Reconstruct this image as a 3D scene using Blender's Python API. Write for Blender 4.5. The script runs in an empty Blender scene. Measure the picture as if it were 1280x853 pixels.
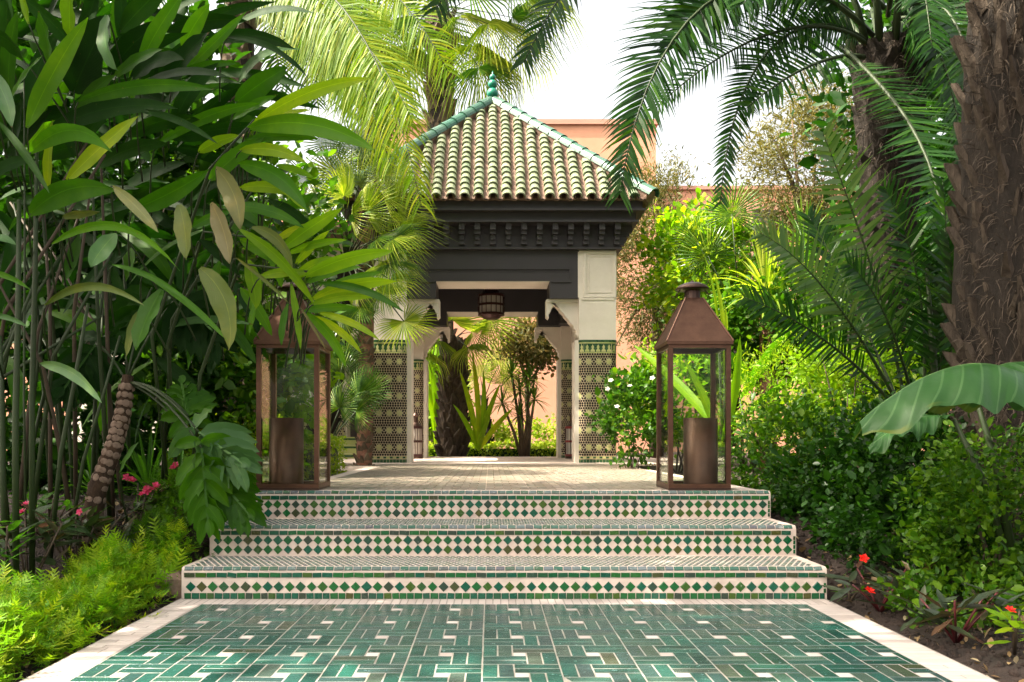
import bpy, math, random
import numpy as np
from mathutils import Vector, Matrix, Euler
from math import sin, cos, pi, radians as R, sqrt, atan2
random.seed(7); rng = np.random.default_rng(11)
S = bpy.context.scene
COL = S.collection

# ------------------------------------------------------------ camera
F = 1056.0; VX, VY = 613.0, 548.0; CZ = 0.79
cam = bpy.data.cameras.new("camera"); co = bpy.data.objects.new("camera", cam); COL.objects.link(co)
co.location = (0, 0, CZ); co.rotation_euler = (R(90), 0, 0)
cam.sensor_width = 36.0; cam.lens = F / 1280 * 36
cam.shift_x = (640 - VX) / 1280; cam.shift_y = (VY - 426.5) / 1280
cam.clip_start = 0.05; cam.clip_end = 900
S.camera = co
# ------------------------------------------------------------ light
SUN_EL, SUN_AZ = R(54), R(-104)          # azimuth from +Y (ahead of the camera) towards +X
EXPOSURE = 2.03
w = bpy.data.worlds.new("World"); S.world = w; w.use_nodes = True
nt = w.node_tree; bg = nt.nodes['Background']
sky = nt.nodes.new('ShaderNodeTexSky'); sky.sky_type = 'NISHITA'; sky.sun_disc = False
sky.sun_elevation = SUN_EL; sky.sun_rotation = SUN_AZ
sky.air_density = 1.0; sky.dust_density = 9.0; sky.ozone_density = 0.6
tint = nt.nodes.new('ShaderNodeMix'); tint.data_type = 'RGBA'; tint.blend_type = 'MULTIPLY'; tint.inputs[0].default_value = 1.0
tint.inputs[7].default_value = (1.04, .98, .88, 1)      # thin warm haze
hs = nt.nodes.new('ShaderNodeHueSaturation'); hs.inputs['Saturation'].default_value = .45
nt.links.new(sky.outputs[0], hs.inputs['Color']); nt.links.new(hs.outputs[0], tint.inputs[6]); nt.links.new(tint.outputs[2], bg.inputs[0]); bg.inputs[1].default_value = 0.15
sl = bpy.data.lights.new("sun", 'SUN'); so = bpy.data.objects.new("sun", sl); COL.objects.link(so)
sl.energy = 3.8; sl.angle = R(0.6); sl.color = (1.0, 0.9, 0.74)
sd = Vector((sin(SUN_AZ) * cos(SUN_EL), cos(SUN_AZ) * cos(SUN_EL), sin(SUN_EL)))
so.rotation_euler = (-sd).to_track_quat('-Z', 'Y').to_euler(); so.location = sd * 60
S.view_settings.view_transform = 'Standard'; S.view_settings.look = 'None'
S.view_settings.gamma = 1; S.view_settings.exposure = EXPOSURE
S.cycles.max_bounces = 8; S.cycles.transparent_max_bounces = 12; S.cycles.diffuse_bounces = 5
S.cycles.use_denoising = True

def P(px, py, d):
    """The place seen at (px, py) of the 1280x853 photograph, d metres ahead."""
    return Vector(((px - VX) / F * d, d, CZ - (py - VY) / F * d))

# ------------------------------------------------------------ object helpers
def tag(o, label=None, cat=None, group=None, kind=None):
    if label: o['label'] = label
    if cat: o['category'] = cat
    if group: o['group'] = group
    if kind: o['kind'] = kind
    return o
def link(name, me, parent=None, mats=None, M=None):
    o = bpy.data.objects.new(name, me); COL.objects.link(o)
    if mats is not None and me is not None and not me.materials:
        for m in (mats if isinstance(mats, (list, tuple)) else [mats]): me.materials.append(m)
    if parent: o.parent = parent
    if M is not None: o.matrix_local = M
    return o
def empty(name, loc, label, cat, group=None, rz=0):
    o = bpy.data.objects.new(name, None); COL.objects.link(o); o.location = loc; o.rotation_euler = (0, 0, rz)
    o.empty_display_size = 0.1
    return tag(o, label, cat, group)
def rel(o, parent):
    """parent given world-space geometry to an empty without moving it (parents are only moved, never rotated, when this is used)"""
    o.parent = parent; o.location = -Vector(parent.location); return o
def copy_tree(o, parent=None):
    c = o.copy(); COL.objects.link(c)
    if parent: c.parent = parent
    for ch in [x for x in COL.objects if x.parent == o]: copy_tree(ch, c)
    return c

class MB:
    def __init__(s): s.v = []; s.f = []; s.m = []; s.r = []; s.uv = []
    def add(s, vs, fs, mi=0, r=0.0, uvs=None):
        n = len(s.v); s.v += [tuple(v) for v in vs]
        s.uv += uvs if uvs else [(0.0, 0.0)] * len(vs)
        for f in fs: s.f.append(tuple(n + i for i in f)); s.m.append(mi); s.r.append(r)
        return s
    def box(s, x0, x1, y0, y1, z0, z1, mi=0, r=0.0, ch=0.0):
        if ch <= 0:
            vs = [(x, y, z) for z in (z0, z1) for y in (y0, y1) for x in (x0, x1)]
            return s.add(vs, [(0, 2, 3, 1), (4, 5, 7, 6), (0, 1, 5, 4), (2, 6, 7, 3), (0, 4, 6, 2), (1, 3, 7, 5)], mi, r)
        c = ch
        vs = [(x, y, z0) for y in (y0, y1) for x in (x0, x1)] + [(x, y, z1 - c) for y in (y0, y1) for x in (x0, x1)] + \
             [(x, y, z1) for y in (y0 + c, y1 - c) for x in (x0 + c, x1 - c)]
        return s.add(vs, [(0, 2, 3, 1), (0, 1, 5, 4), (2, 6, 7, 3), (0, 4, 6, 2), (1, 3, 7, 5), (4, 5, 9, 8), (6, 10, 11, 7), (4, 8, 10, 6), (5, 7, 11, 9), (8, 9, 11, 10)], mi, r)
    def tube(s, path, rad, n=8, mi=0, r=0.0, cap=True):
        path = [Vector(p) for p in path]
        if not isinstance(rad, (list, tuple)): rad = [rad] * len(path)
        vs = []; up = Vector((0, 0, 1)); a = None
        for i, p in enumerate(path):
            t = (path[min(i + 1, len(path) - 1)] - path[max(i - 1, 0)]).normalized()
            if a is None:
                a = t.cross(up if abs(t.z) < .95 else Vector((0, 1, 0))).normalized()
            else:
                a = (a - t * a.dot(t)).normalized()
            b = t.cross(a)
            for k in range(n):
                q = 2 * pi * k / n; vs.append(p + (a * cos(q) + b * sin(q)) * rad[i])
        fs = [(i * n + k, i * n + (k + 1) % n, (i + 1) * n + (k + 1) % n, (i + 1) * n + k) for i in range(len(path) - 1) for k in range(n)]
        if cap: fs += [tuple(range(n - 1, -1, -1)), tuple((len(path) - 1) * n + k for k in range(n))]
        return s.add(vs, fs, mi, r)
    def lathe(s, prof, n=16, c=(0, 0, 0), mi=0, r=0.0, a0=0.0):
        vs = [(c[0] + q * cos(a0 + 2 * pi * k / n), c[1] + q * sin(a0 + 2 * pi * k / n), c[2] + z) for q, z in prof for k in range(n)]
        fs = [(i * n + k, i * n + (k + 1) % n, (i + 1) * n + (k + 1) % n, (i + 1) * n + k) for i in range(len(prof) - 1) for k in range(n)]
        fs += [tuple(range(n - 1, -1, -1)), tuple((len(prof) - 1) * n + k for k in range(n))]
        return s.add(vs, fs, mi, r)
    def prism(s, pts, fn, d0, d1, mi=0, r=0.0):
        """outline pts (a, b) extruded between d0 and d1; fn(a, b, d) gives the point"""
        n = len(pts)
        vs = [fn(a, b, d0) for a, b in pts] + [fn(a, b, d1) for a, b in pts]
        return s.add(vs, [tuple(range(n - 1, -1, -1)), tuple(range(n, 2 * n))] + [(i, (i + 1) % n, n + (i + 1) % n, n + i) for i in range(n)], mi, r)
    def mesh(s, name, smooth=False):
        me = bpy.data.meshes.new(name); me.from_pydata(s.v, [], s.f)
        me.polygons.foreach_set('material_index', s.m)
        at = me.attributes.new('rnd', 'FLOAT', 'FACE'); at.data.foreach_set('value', s.r)
        uvl = me.uv_layers.new(name='UVMap')
        li = np.empty(len(me.loops), dtype=np.int32); me.loops.foreach_get('vertex_index', li)
        uvl.data.foreach_set('uv', np.array(s.uv, dtype=np.float32)[li].ravel())
        if smooth: me.polygons.foreach_set('use_smooth', [True] * len(me.polygons))
        me.update(); return me
    def build(s, name, mats, parent=None, smooth=False, M=None):
        return link(name, s.mesh(name, smooth), parent, mats, M)
def recalc(me):
    import bmesh
    b = bmesh.new(); b.from_mesh(me); bmesh.ops.recalc_face_normals(b, faces=b.faces); b.to_mesh(me); b.free(); return me

def scatter(name, tv, tf, pos, mat3, rnd, tuv=None, smooth=False, weld=None):
    """one mesh of many copies of a small template: pos N x 3, mat3 N x 3 x 3"""
    tv = np.array(tv, float); N = len(pos); k = len(tv)
    V = (np.einsum('nij,kj->nki', mat3, tv) + np.array(pos)[:, None, :]).reshape(-1, 3)
    me = bpy.data.meshes.new(name)
    ln = np.array([len(f) for f in tf]); flat = np.concatenate([np.array(f) for f in tf])
    L = (flat[None, :] + (np.arange(N) * k)[:, None]).ravel().astype(np.int32)
    lt = np.tile(ln, N).astype(np.int32); ls = np.concatenate([[0], np.cumsum(lt)[:-1]]).astype(np.int32)
    me.vertices.add(N * k); me.vertices.foreach_set('co', V.ravel().astype(np.float32))
    me.loops.add(len(L)); me.loops.foreach_set('vertex_index', L)
    me.polygons.add(len(lt)); me.polygons.foreach_set('loop_start', ls); me.polygons.foreach_set('loop_total', lt)
    if smooth: me.polygons.foreach_set('use_smooth', np.ones(len(lt), dtype=bool))
    me.update(calc_edges=True)
    at = me.attributes.new('rnd', 'FLOAT', 'FACE'); at.data.foreach_set('value', np.repeat(np.array(rnd, np.float32), len(tf)))
    if tuv is not None:
        uvl = me.uv_layers.new(name='UVMap'); U = np.array(tuv, np.float32)[flat]
        uvl.data.foreach_set('uv', np.tile(U, (N, 1)).ravel())
    return me

# ------------------------------------------------------------ materials
class NT:
    def __init__(s, name):
        s.m = bpy.data.materials.new(name); s.m.use_nodes = True; s.t = s.m.node_tree; s.t.nodes.clear()
        s.out = s.t.nodes.new('ShaderNodeOutputMaterial')
    def n(s, typ, ins=None, **kw):
        nd = s.t.nodes.new('ShaderNode' + typ)
        for k, v in kw.items(): setattr(nd, k, v)
        for k, v in (ins or {}).items():
            i = nd.inputs[k]
            if isinstance(v, bpy.types.NodeSocket): s.t.links.new(v, i)
            else: i.default_value = (tuple(v) + (1.0,) if isinstance(v, tuple) and len(v) == 3 and i.type == 'RGBA' else v)
        return nd
    def math(s, op, a, b=0.0, c=0.0):
        return s.n('Math', {0: a, 1: b, 2: c}, operation=op).outputs[0]
    def noise(s, scale, detail=3, rough=.55, vec=None, dist=0.0):
        return s.n('TexNoise', {'Vector': vec if vec is not None else s.pos(), 'Scale': scale, 'Detail': detail, 'Roughness': rough, 'Distortion': dist}).outputs[0]
    def pos(s):
        if not hasattr(s, '_p'): s._p = s.n('NewGeometry').outputs['Position']
        return s._p
    def rnd(s):
        """one number per piece: the face attribute for joined pieces, the object's own number for single ones"""
        if not hasattr(s, '_r'):
            a = s.n('Attribute', attribute_name='rnd').outputs['Fac']; b = s.n('ObjectInfo').outputs['Random']
            s._r = s.math('FRACT', s.math('ADD', a, b))
        return s._r
    def ramp(s, fac, stops, interp='LINEAR'):
        nd = s.n('ValToRGB', {'Fac': fac}); cr = nd.color_ramp; cr.interpolation = interp
        while len(cr.elements) < len(stops): cr.elements.new(0.5)
        for e, (p, c) in zip(cr.elements, stops): e.position = p; e.color = tuple(c) + (1.0,) if len(c) == 3 else c
        return nd.outputs[0]
    def mix(s, fac, a, b, typ='MIX'):
        nd = s.n('Mix', data_type='RGBA', blend_type=typ)
        for i, v in ((0, fac), (6, a), (7, b)):
            if isinstance(v, bpy.types.NodeSocket): s.t.links.new(v, nd.inputs[i])
            else: nd.inputs[i].default_value = v if not isinstance(v, tuple) else (tuple(v) + (1.0,))
        return nd.outputs[2]
    def bump(s, h, strength=.3, dist=.01):
        return s.n('Bump', {'Height': h, 'Strength': strength, 'Distance': dist}).outputs[0]
    def bsdf(s, **ins):
        nd = s.n('BsdfPrincipled', {k.replace('_', ' '): v for k, v in ins.items()})
        s.t.links.new(nd.outputs[0], s.out.inputs[0]); return nd

def glazed(name, stops, rough=.18, wear=(.62, .6, .55), wearlo=.62, spec=.5, bump=.25):
    t = NT(name); c = t.ramp(t.rnd(), stops)
    n1 = t.noise(38, 4, .65); n2 = t.noise(9, 3)
    c = t.mix(t.math('MULTIPLY', n2, .5), c, t.mix(1.0, c, (.55, .6, .62), 'MULTIPLY'))
    wm = t.ramp(n1, [(wearlo, (0, 0, 0)), (wearlo + .1, (1, 1, 1))])
    c = t.mix(t.math('MULTIPLY', wm, .55), c, wear)
    rg = t.math('ADD', t.math('MULTIPLY', t.noise(22, 3), .3), rough - .06)
    t.bsdf(Base_Color=c, Roughness=t.math('ADD', rg, t.math('MULTIPLY', wm, .35)), Specular_IOR_Level=spec,
           Normal=t.bump(t.math('ADD', t.noise(16, 2), t.math('MULTIPLY', t.noise(120, 2), .25)), bump, .012))
    return t.m
def plaster(name, col, dark, rough=.85, sc=6, bump=.15):
    t = NT(name); a = t.noise(sc, 5, .6); b = t.noise(sc * 9, 3)
    c = t.mix(t.ramp(a, [(.35, (0, 0, 0)), (.7, (1, 1, 1))]), dark, col)
    c = t.mix(t.math('MULTIPLY', b, .18), c, t.mix(1.0, c, (.6, .58, .55), 'MULTIPLY'))
    t.bsdf(Base_Color=c, Roughness=rough, Normal=t.bump(t.math('ADD', b, t.noise(90, 2)), bump, .01))
    return t.m
def painted(name, col, rough=.5, sc=12, var=.35, metal=0.0, bump=.12):
    t = NT(name); a = t.noise(sc, 4, .6)
    c = t.mix(a, tuple(q * (1 - var) for q in col), tuple(min(1, q * (1 + var)) for q in col))
    t.bsdf(Base_Color=c, Roughness=t.math('ADD', t.math('MULTIPLY', t.noise(sc * 2, 3), .25), rough - .12), Metallic=metal, Normal=t.bump(t.noise(sc * 6, 3), bump, .006))
    return t.m
def leafmat(name, c1, c2, c3=None, tr=.38, rough=.48, trc=(1.25, 1.35, .45), vein=0, spec=.3, under=None):
    t = NT(name)
    st = [(0, c1), (.65, c2), (1, c3 or c2)]
    c = t.ramp(t.rnd(), st); n = t.noise(14, 3)
    c = t.mix(t.math('MULTIPLY', n, .45), c, t.mix(1.0, c, (.6, .68, .5), 'MULTIPLY'))
    nrm = None
    if vein:
        uv = t.n('UVMap').outputs[0]; sp = t.n('SeparateXYZ', {0: uv})
        u = t.math('ABSOLUTE', sp.outputs[0])
        wv = t.math('SINE', t.math('ADD', t.math('MULTIPLY', sp.outputs[1], vein * 2.6), t.math('MULTIPLY', u, -vein * 1.3)))
        c = t.mix(t.math('MULTIPLY', t.ramp(t.noise(5, 4, .65), [(.48, (0, 0, 0)), (.72, (1, 1, 1))]), .55), c, t.mix(1.0, c, (2.0, 1.45, .9), 'MULTIPLY'))
        sp_ = t.ramp(t.noise(60, 3, .6), [(.7, (0, 0, 0)), (.74, (1, 1, 1))]); c = t.mix(t.math('MULTIPLY', sp_, .5), c, (.14, .1, .03))
        mid = t.math('LESS_THAN', u, .035)
        c = t.mix(t.math('MULTIPLY', mid, .6), c, t.mix(1.0, c, (1.9, 1.7, 1.4), 'MULTIPLY'))
        c = t.mix(t.math('MULTIPLY', t.math('GREATER_THAN', wv, .7), .07), c, t.mix(1.0, c, (1.5, 1.5, 1.2), 'MULTIPLY'))
        nrm = t.bump(t.math('ADD', wv, t.math('MULTIPLY', mid, 2)), .12, .003)
        edge = t.math('GREATER_THAN', t.math('ADD', t.math('MULTIPLY', t.noise(25, 3), .35), sp.outputs[1]), 1.19)
        c = t.mix(t.math('MULTIPLY', edge, .7), c, (.16, .1, .04))
    if under is not None:
        c = t.mix(t.n('NewGeometry').outputs['Backfacing'], c, under)
    ins = dict(Base_Color=c, Roughness=t.math('ADD', rough - .08, t.math('MULTIPLY', n, .2)), Specular_IOR_Level=spec)
    if nrm is not None: ins['Normal'] = nrm
    b = t.bsdf(**ins)
    tl = t.n('BsdfTranslucent', {'Color': t.mix(1.0, c, trc, 'MULTIPLY')})
    ms = t.n('MixShader', {0: tr, 1: b.outputs[0], 2: tl.outputs[0]})
    t.t.links.new(ms.outputs[0], t.out.inputs[0]); return t.m
def barkmat(name, c1, c2, sc=14, zs=.25, rough=.9, bump=.8):
    t = NT(name); mp = t.n('Mapping', {'Vector': t.pos(), 'Scale': (1, 1, zs)}).outputs[0]
    a = t.noise(sc, 6, .7, mp, .6); b = t.noise(sc * 5, 4, .7, mp)
    c = t.mix(t.ramp(a, [(.3, (0, 0, 0)), (.72, (1, 1, 1))]), c1, c2)
    c = t.mix(t.math('MULTIPLY', t.rnd(), .5), c, t.mix(1.0, c, (.5, .48, .45), 'MULTIPLY'))
    t.bsdf(Base_Color=c, Roughness=rough, Specular_IOR_Level=.2, Normal=t.bump(t.math('ADD', a, t.math('MULTIPLY', b, .6)), bump, .02))
    return t.m

M = {}
G = [(0, (.005, .055, .04)), (.3, (.008, .085, .06)), (.55, (.014, .075, .04)), (.8, (.006, .06, .06)), (1, (.03, .06, .045))]
G2 = [(0, (.004, .09, .03)), (.35, (.012, .12, .025)), (.5, (.05, .1, .01)), (.62, (.003, .08, .045)), (.8, (.006, .1, .055)), (.93, (.03, .05, .035)), (1, (.07, .075, .015))]
M['floor_glaze'] = glazed('green_floor_glaze', [(0, (.012, .05, .042)), (.3, (.022, .09, .072)), (.55, (.035, .07, .07)), (.75, (.018, .105, .08)), (.95, (.06, .09, .075)), (1, (.05, .06, .035))], .12, (.3, .36, .36), .66)
M['cream_tile'] = glazed('cream_tile_glaze', [(0, (.52, .44, .41)), (.5, (.6, .52, .48)), (1, (.42, .35, .32))], .42, (.35, .3, .28), .66, .4)
M['step_glaze'] = glazed('green_step_glaze', G2, .16, (.6, .58, .55), .7)
M['nose_glaze'] = glazed('pale_green_nose_glaze', [(0, (.03, .12, .08)), (.3, (.1, .17, .14)), (.55, (.14, .17, .18)), (.8, (.05, .12, .06)), (1, (.12, .12, .14))], .16, (.6, .58, .55), .6)
M['pave'] = glazed('worn_terrace_tile', [(0, (.15, .13, .09)), (.3, (.24, .19, .14)), (.55, (.1, .12, .08)), (.8, (.27, .21, .17)), (1, (.19, .16, .1))], .3, (.5, .42, .36), .5)
M['grout'] = plaster('pale_pink_grout', (.72, .6, .52), (.56, .46, .4), .8, 9)
M['grout2'] = plaster('floor_grout', (.34, .3, .26), (.22, .2, .17), .7, 14)
M['plaster'] = plaster('white_plaster', (.74, .68, .6), (.66, .6, .52), .8, 3)
M['pink'] = plaster('pink_render', (.74, .37, .24), (.66, .32, .2), .9, 1.2)
M['pinktrim'] = plaster('darker_pink_render', (.6, .3, .22), (.5, .26, .2), .9, 2)
M['char'] = painted('charcoal_paint', (.034, .03, .033), .55, 5, .25)
M['black_tile'] = glazed('black_mosaic', [(0, (.006, .004, .005)), (1, (.016, .009, .009))], .3, (.3, .28, .25), .8, .3)
M['mgreen'] = glazed('green_mosaic', [(0, (.03, .1, .03)), (1, (.015, .07, .03))], .2, (.4, .4, .3), .75)
M['mpale'] = glazed('pale_mosaic', [(0, (.42, .46, .16)), (1, (.55, .52, .24))], .25, (.5, .4, .3), .75)
M['mgrout'] = plaster('cream_mosaic_ground', (.56, .46, .31), (.46, .37, .25), .6, 12)
M['roof_glaze'] = glazed('pale_green_roof_glaze', [(0, (.16, .19, .11)), (.4, (.21, .24, .14)), (.75, (.12, .16, .09)), (1, (.27, .27, .18))], .25, (.45, .33, .26), .62)
M['hip_glaze'] = glazed('green_hip_glaze', [(0, (.015, .08, .045)), (.5, (.02, .095, .055)), (.8, (.05, .11, .075)), (1, (.015, .07, .04))], .22, (.4, .35, .3), .66)
M['finial'] = glazed('deep_green_glaze', [(0, (.01, .16, .1)), (1, (.01, .2, .12))], .12, (.2, .25, .2), .8)
M['clay'] = plaster('red_clay', (.22, .14, .1), (.12, .075, .055), .9, 14, .4)
M['copper'] = painted('aged_copper', (.12, .06, .038), .36, 16, .45, .75)
M['copper_cyl'] = painted('rusty_copper_cylinder', (.12, .055, .035), .4, 9, .55, .6)
M['copper_dark'] = painted('dark_copper', (.07, .04, .03), .4, 20, .4, .7)
M['soil'] = plaster('dark_soil', (.04, .024, .017), (.018, .011, .008), .95, 9, .9)
t = NT('lantern_glass')
g1 = t.n('BsdfGlossy', {'Roughness': .02}); g2 = t.n('BsdfTransparent', {'Color': (.93, .96, .93, 1)})
fr = t.n('Fresnel', {'IOR': 1.45}); dirt = t.math('MULTIPLY', t.ramp(t.noise(7, 4), [(.5, (0, 0, 0)), (.95, (.03, .03, .03))]), 1.0)
df = t.n('BsdfDiffuse', {'Color': (.5, .52, .48, 1)})
mx = t.n('MixShader', {0: t.math('MULTIPLY', fr.outputs[0], .55), 1: g2.outputs[0], 2: g1.outputs[0]})
mx2 = t.n('MixShader', {0: dirt, 1: mx.outputs[0], 2: df.outputs[0]})
t.t.links.new(mx2.outputs[0], t.out.inputs[0]); M['glass'] = t.m
# ============================================================ GROUND
def hgt(x, y):
    """soil level: low beside the sunken path, rising to the terrace level beyond the steps"""
    a = max(0.0, min(1.0, (y - 3.7) / 1.9)); a = a * a * (3 - 2 * a)
    far = max(0.0, min(1.0, (abs(x) - 1.75) / 1.6))
    z = -.05 + .46 * a + .2 * far * (1 - a)
    z += .03 * sin(x * 3.1 + y * 1.7) * sin(y * 2.3 - x) * (1 if abs(x) > 1.7 else 0)
    if -1.62 < x - .07 < 1.62 and y < 10: z = -.05
    if y > 5.6: z = max(z, .4) if abs(x) > 1.75 or y > 10 else z
    return z
xs = sorted(set([-300, -120, -60, -30, -18, -12, -9] + [round(-7 + i * .2, 3) for i in range(71)] + [9, 12, 18, 30, 60, 120, 300, -1.58, -1.52, 1.66, 1.72]))
ys = sorted(set([-120, -40, -12, -5, -2, 0, 1] + [round(1.4 + i * .2, 3) for i in range(63)] + [15, 17, 20, 25, 32, 45, 80, 160, 400]))
mb = MB(); nx = len(xs)
mb.add([(x, y, (hgt(x, y) if abs(x) < 60 and y < 60 else .4)) for y in ys for x in xs], [(j * nx + i, j * nx + i + 1, (j + 1) * nx + i + 1, (j + 1) * nx + i) for j in range(len(ys) - 1) for i in range(nx - 1)])
ground = mb.build('ground', M['soil'], smooth=True); tag(ground, 'dark brown planting soil around the tiled path and terrace', kind='structure')

# ============================================================ SUNKEN PATH
XL, XR = -1.372, 1.492            # green field
FX0, FX1 = -1.52, 1.64            # outer edges of the cream border
YF0, YF1 = 1.2, 4.13
floor = MB().box(FX0, FX1, YF0, YF1 + .1, -.12, .0052).build('path_floor', M['grout2']); tag(floor, 'sunken path of green glazed tiles with a cream border', kind='structure')
MODU = .267; W2 = .109
def tile_mesh(name, w, l, h=.0072, gap=.0024):
    return MB().box(-w / 2 + gap, w / 2 - gap, -l / 2 + gap, l / 2 - gap, -.006, h, ch=.0012).mesh(name)
_tm = {}
def put_tile(name, x0, x1, y0, y1, z, mat, parent, stuffmb=None, face=None, h=.006):
    w, l = x1 - x0, y1 - y0
    if w < .012 or l < .012: return
    cx, cy = (x0 + x1) / 2, (y0 + y1) / 2
    if stuffmb is not None:
        j = random.uniform(-.0002, .0004) + .0012; g = .0024
        stuffmb.box(x0 + g, x1 - g, y0 + g, y1 - g, z - .005, z + h + j, r=random.random(), ch=.002); return
    key = (round(w, 3), round(l, 3), mat.name)
    if key not in _tm:
        me = tile_mesh(name, w, l, h); me.materials.append(mat); _tm[key] = me
    o = bpy.data.objects.new(name, _tm[key]); COL.objects.link(o); o.parent = parent
    o.location = (cx, cy, z + random.uniform(-.0003, .0005)); o.rotation_euler = (random.gauss(0, .003), random.gauss(0, .003), random.gauss(0, .009))
    return o
stg, stw = MB(), MB()
X0M = -.028; Y0M = 4.0
cells = []
for j in range(-1, 11):
    for i in range(-6, 7):
        bx, by = X0M + i * MODU, Y0M - (j + 1) * MODU
        L_, w1 = MODU - W2, W2 / 2
        rects = [(0, w1, W2, MODU), (w1, W2, W2, MODU), (W2, MODU, MODU - W2, MODU - w1), (W2, MODU, MODU - w1, MODU),
                 (MODU - W2, MODU - w1, 0, L_), (MODU - w1, MODU, 0, L_), (0, L_, 0, w1), (0, L_, w1, W2)]
        for r in rects: cells.append((bx + r[0], bx + r[1], by + r[2], by + r[3], 0))
        cells.append((bx + W2, bx + L_, by + W2, by + L_, 1))
n_g = 0
cells.sort(key=lambda c: abs(c[2] - 2.75) if c[2] > 2.6 else 9)
for (x0, x1, y0, y1, wh) in cells:
    x0, x1, y0, y1 = max(x0, XL), min(x1, XR), max(y0, YF0 + .05), min(y1, 3.985)
    if x1 - x0 < .012 or y1 - y0 < .012: continue
    if wh: put_tile('white_tile', x0, x1, y0, y1, 0, M['cream_tile'], floor, None if y0 > 2.3 else stw)
    elif y0 > 2.6 and n_g < 290: put_tile('green_tile', x0, x1, y0, y1, 0, M['floor_glaze'], floor); n_g += 1
    else: put_tile('green_tile', x0, x1, y0, y1, 0, M['floor_glaze'], floor, stg)
tag(stg.build('green_tile', M['floor_glaze'], floor), kind='stuff'); tag(stw.build('white_tile', M['cream_tile'], floor), kind='stuff')
y = 3.985; stb = MB()
while y > 1.3:
    h = random.uniform(.037, .043)
    for (a, b) in ((FX0 + .004, XL), (XR, FX1 - .004)):
        c = (a + b) / 2 + random.uniform(-.02, .02)
        if random.random() < .35 and y < 3.9:
            for (p, q) in ((a, c), (c, b)): put_tile('border_tile', p, q, y - h, y, 0, M['cream_tile'], floor, None if y > 2.5 else stb)
        else: put_tile('border_tile', a, b, y - h, y, 0, M['cream_tile'], floor, None if y > 2.5 else stb)
    y -= h
tag(stb.build('border_tile', M['cream_tile'], floor), kind='stuff')
x = FX0 + .004
while x < FX1 - .02:
    wd = random.uniform(.034, .042); put_tile('border_tile', x, min(x + wd, FX1 - .004), 3.987, 4.118, 0, M['cream_tile'], floor); x += wd

# ============================================================ STEPS
SX0, SX1 = -1.51, 1.645; RZ = .16; TR = .415; SY = [4.13, 4.545, 4.96]
steps = empty('tiled_steps', (0, 0, 0), 'three low steps faced with green diamond mosaic tiles', 'steps'); 
steps['kind'] = 'structure'
if 'category' in steps: del steps['category']
def vtile(mb_or_none, name, x0, x1, z0, z1, y, mat, parent, dia=False):
    """a tile set in a riser (facing -Y)"""
    cx, cz = (x0 + x1) / 2, (z0 + z1) / 2
    key = ('v', dia, round(x1 - x0, 3), round(z1 - z0, 3), mat.name)
    if key not in _tm:
        w, h = (x1 - x0) / 2, (z1 - z0) / 2; g = .0018; q = MB()
        if dia:
            o_ = [(0, -h), (w, 0), (0, h), (-w, 0)]; k = .86
        else:
            o_ = [(-w + g, -h + g), (w - g, -h + g), (w - g, h - g), (-w + g, h - g)]; k = .9
        vs = [(a, .004, b) for a, b in o_] + [(a, -.002, b) for a, b in o_] + [(a * k, -.0045, b * k) for a, b in o_]
        q.add(vs, [(0, 1, 5, 4), (1, 2, 6, 5), (2, 3, 7, 6), (3, 0, 4, 7), (4, 5, 9, 8), (5, 6, 10, 9), (6, 7, 11, 10), (7, 4, 8, 11), (8, 9, 10, 11)])
        me = q.mesh(name); me.materials.append(mat); _tm[key] = me
    o = bpy.data.objects.new(name, _tm[key]); COL.objects.link(o); o.parent = parent
    o.location = (cx, y, cz); o.rotation_euler = (random.gauss(0, .02), random.gauss(0, .03), random.gauss(0, .02)); return o
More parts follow.
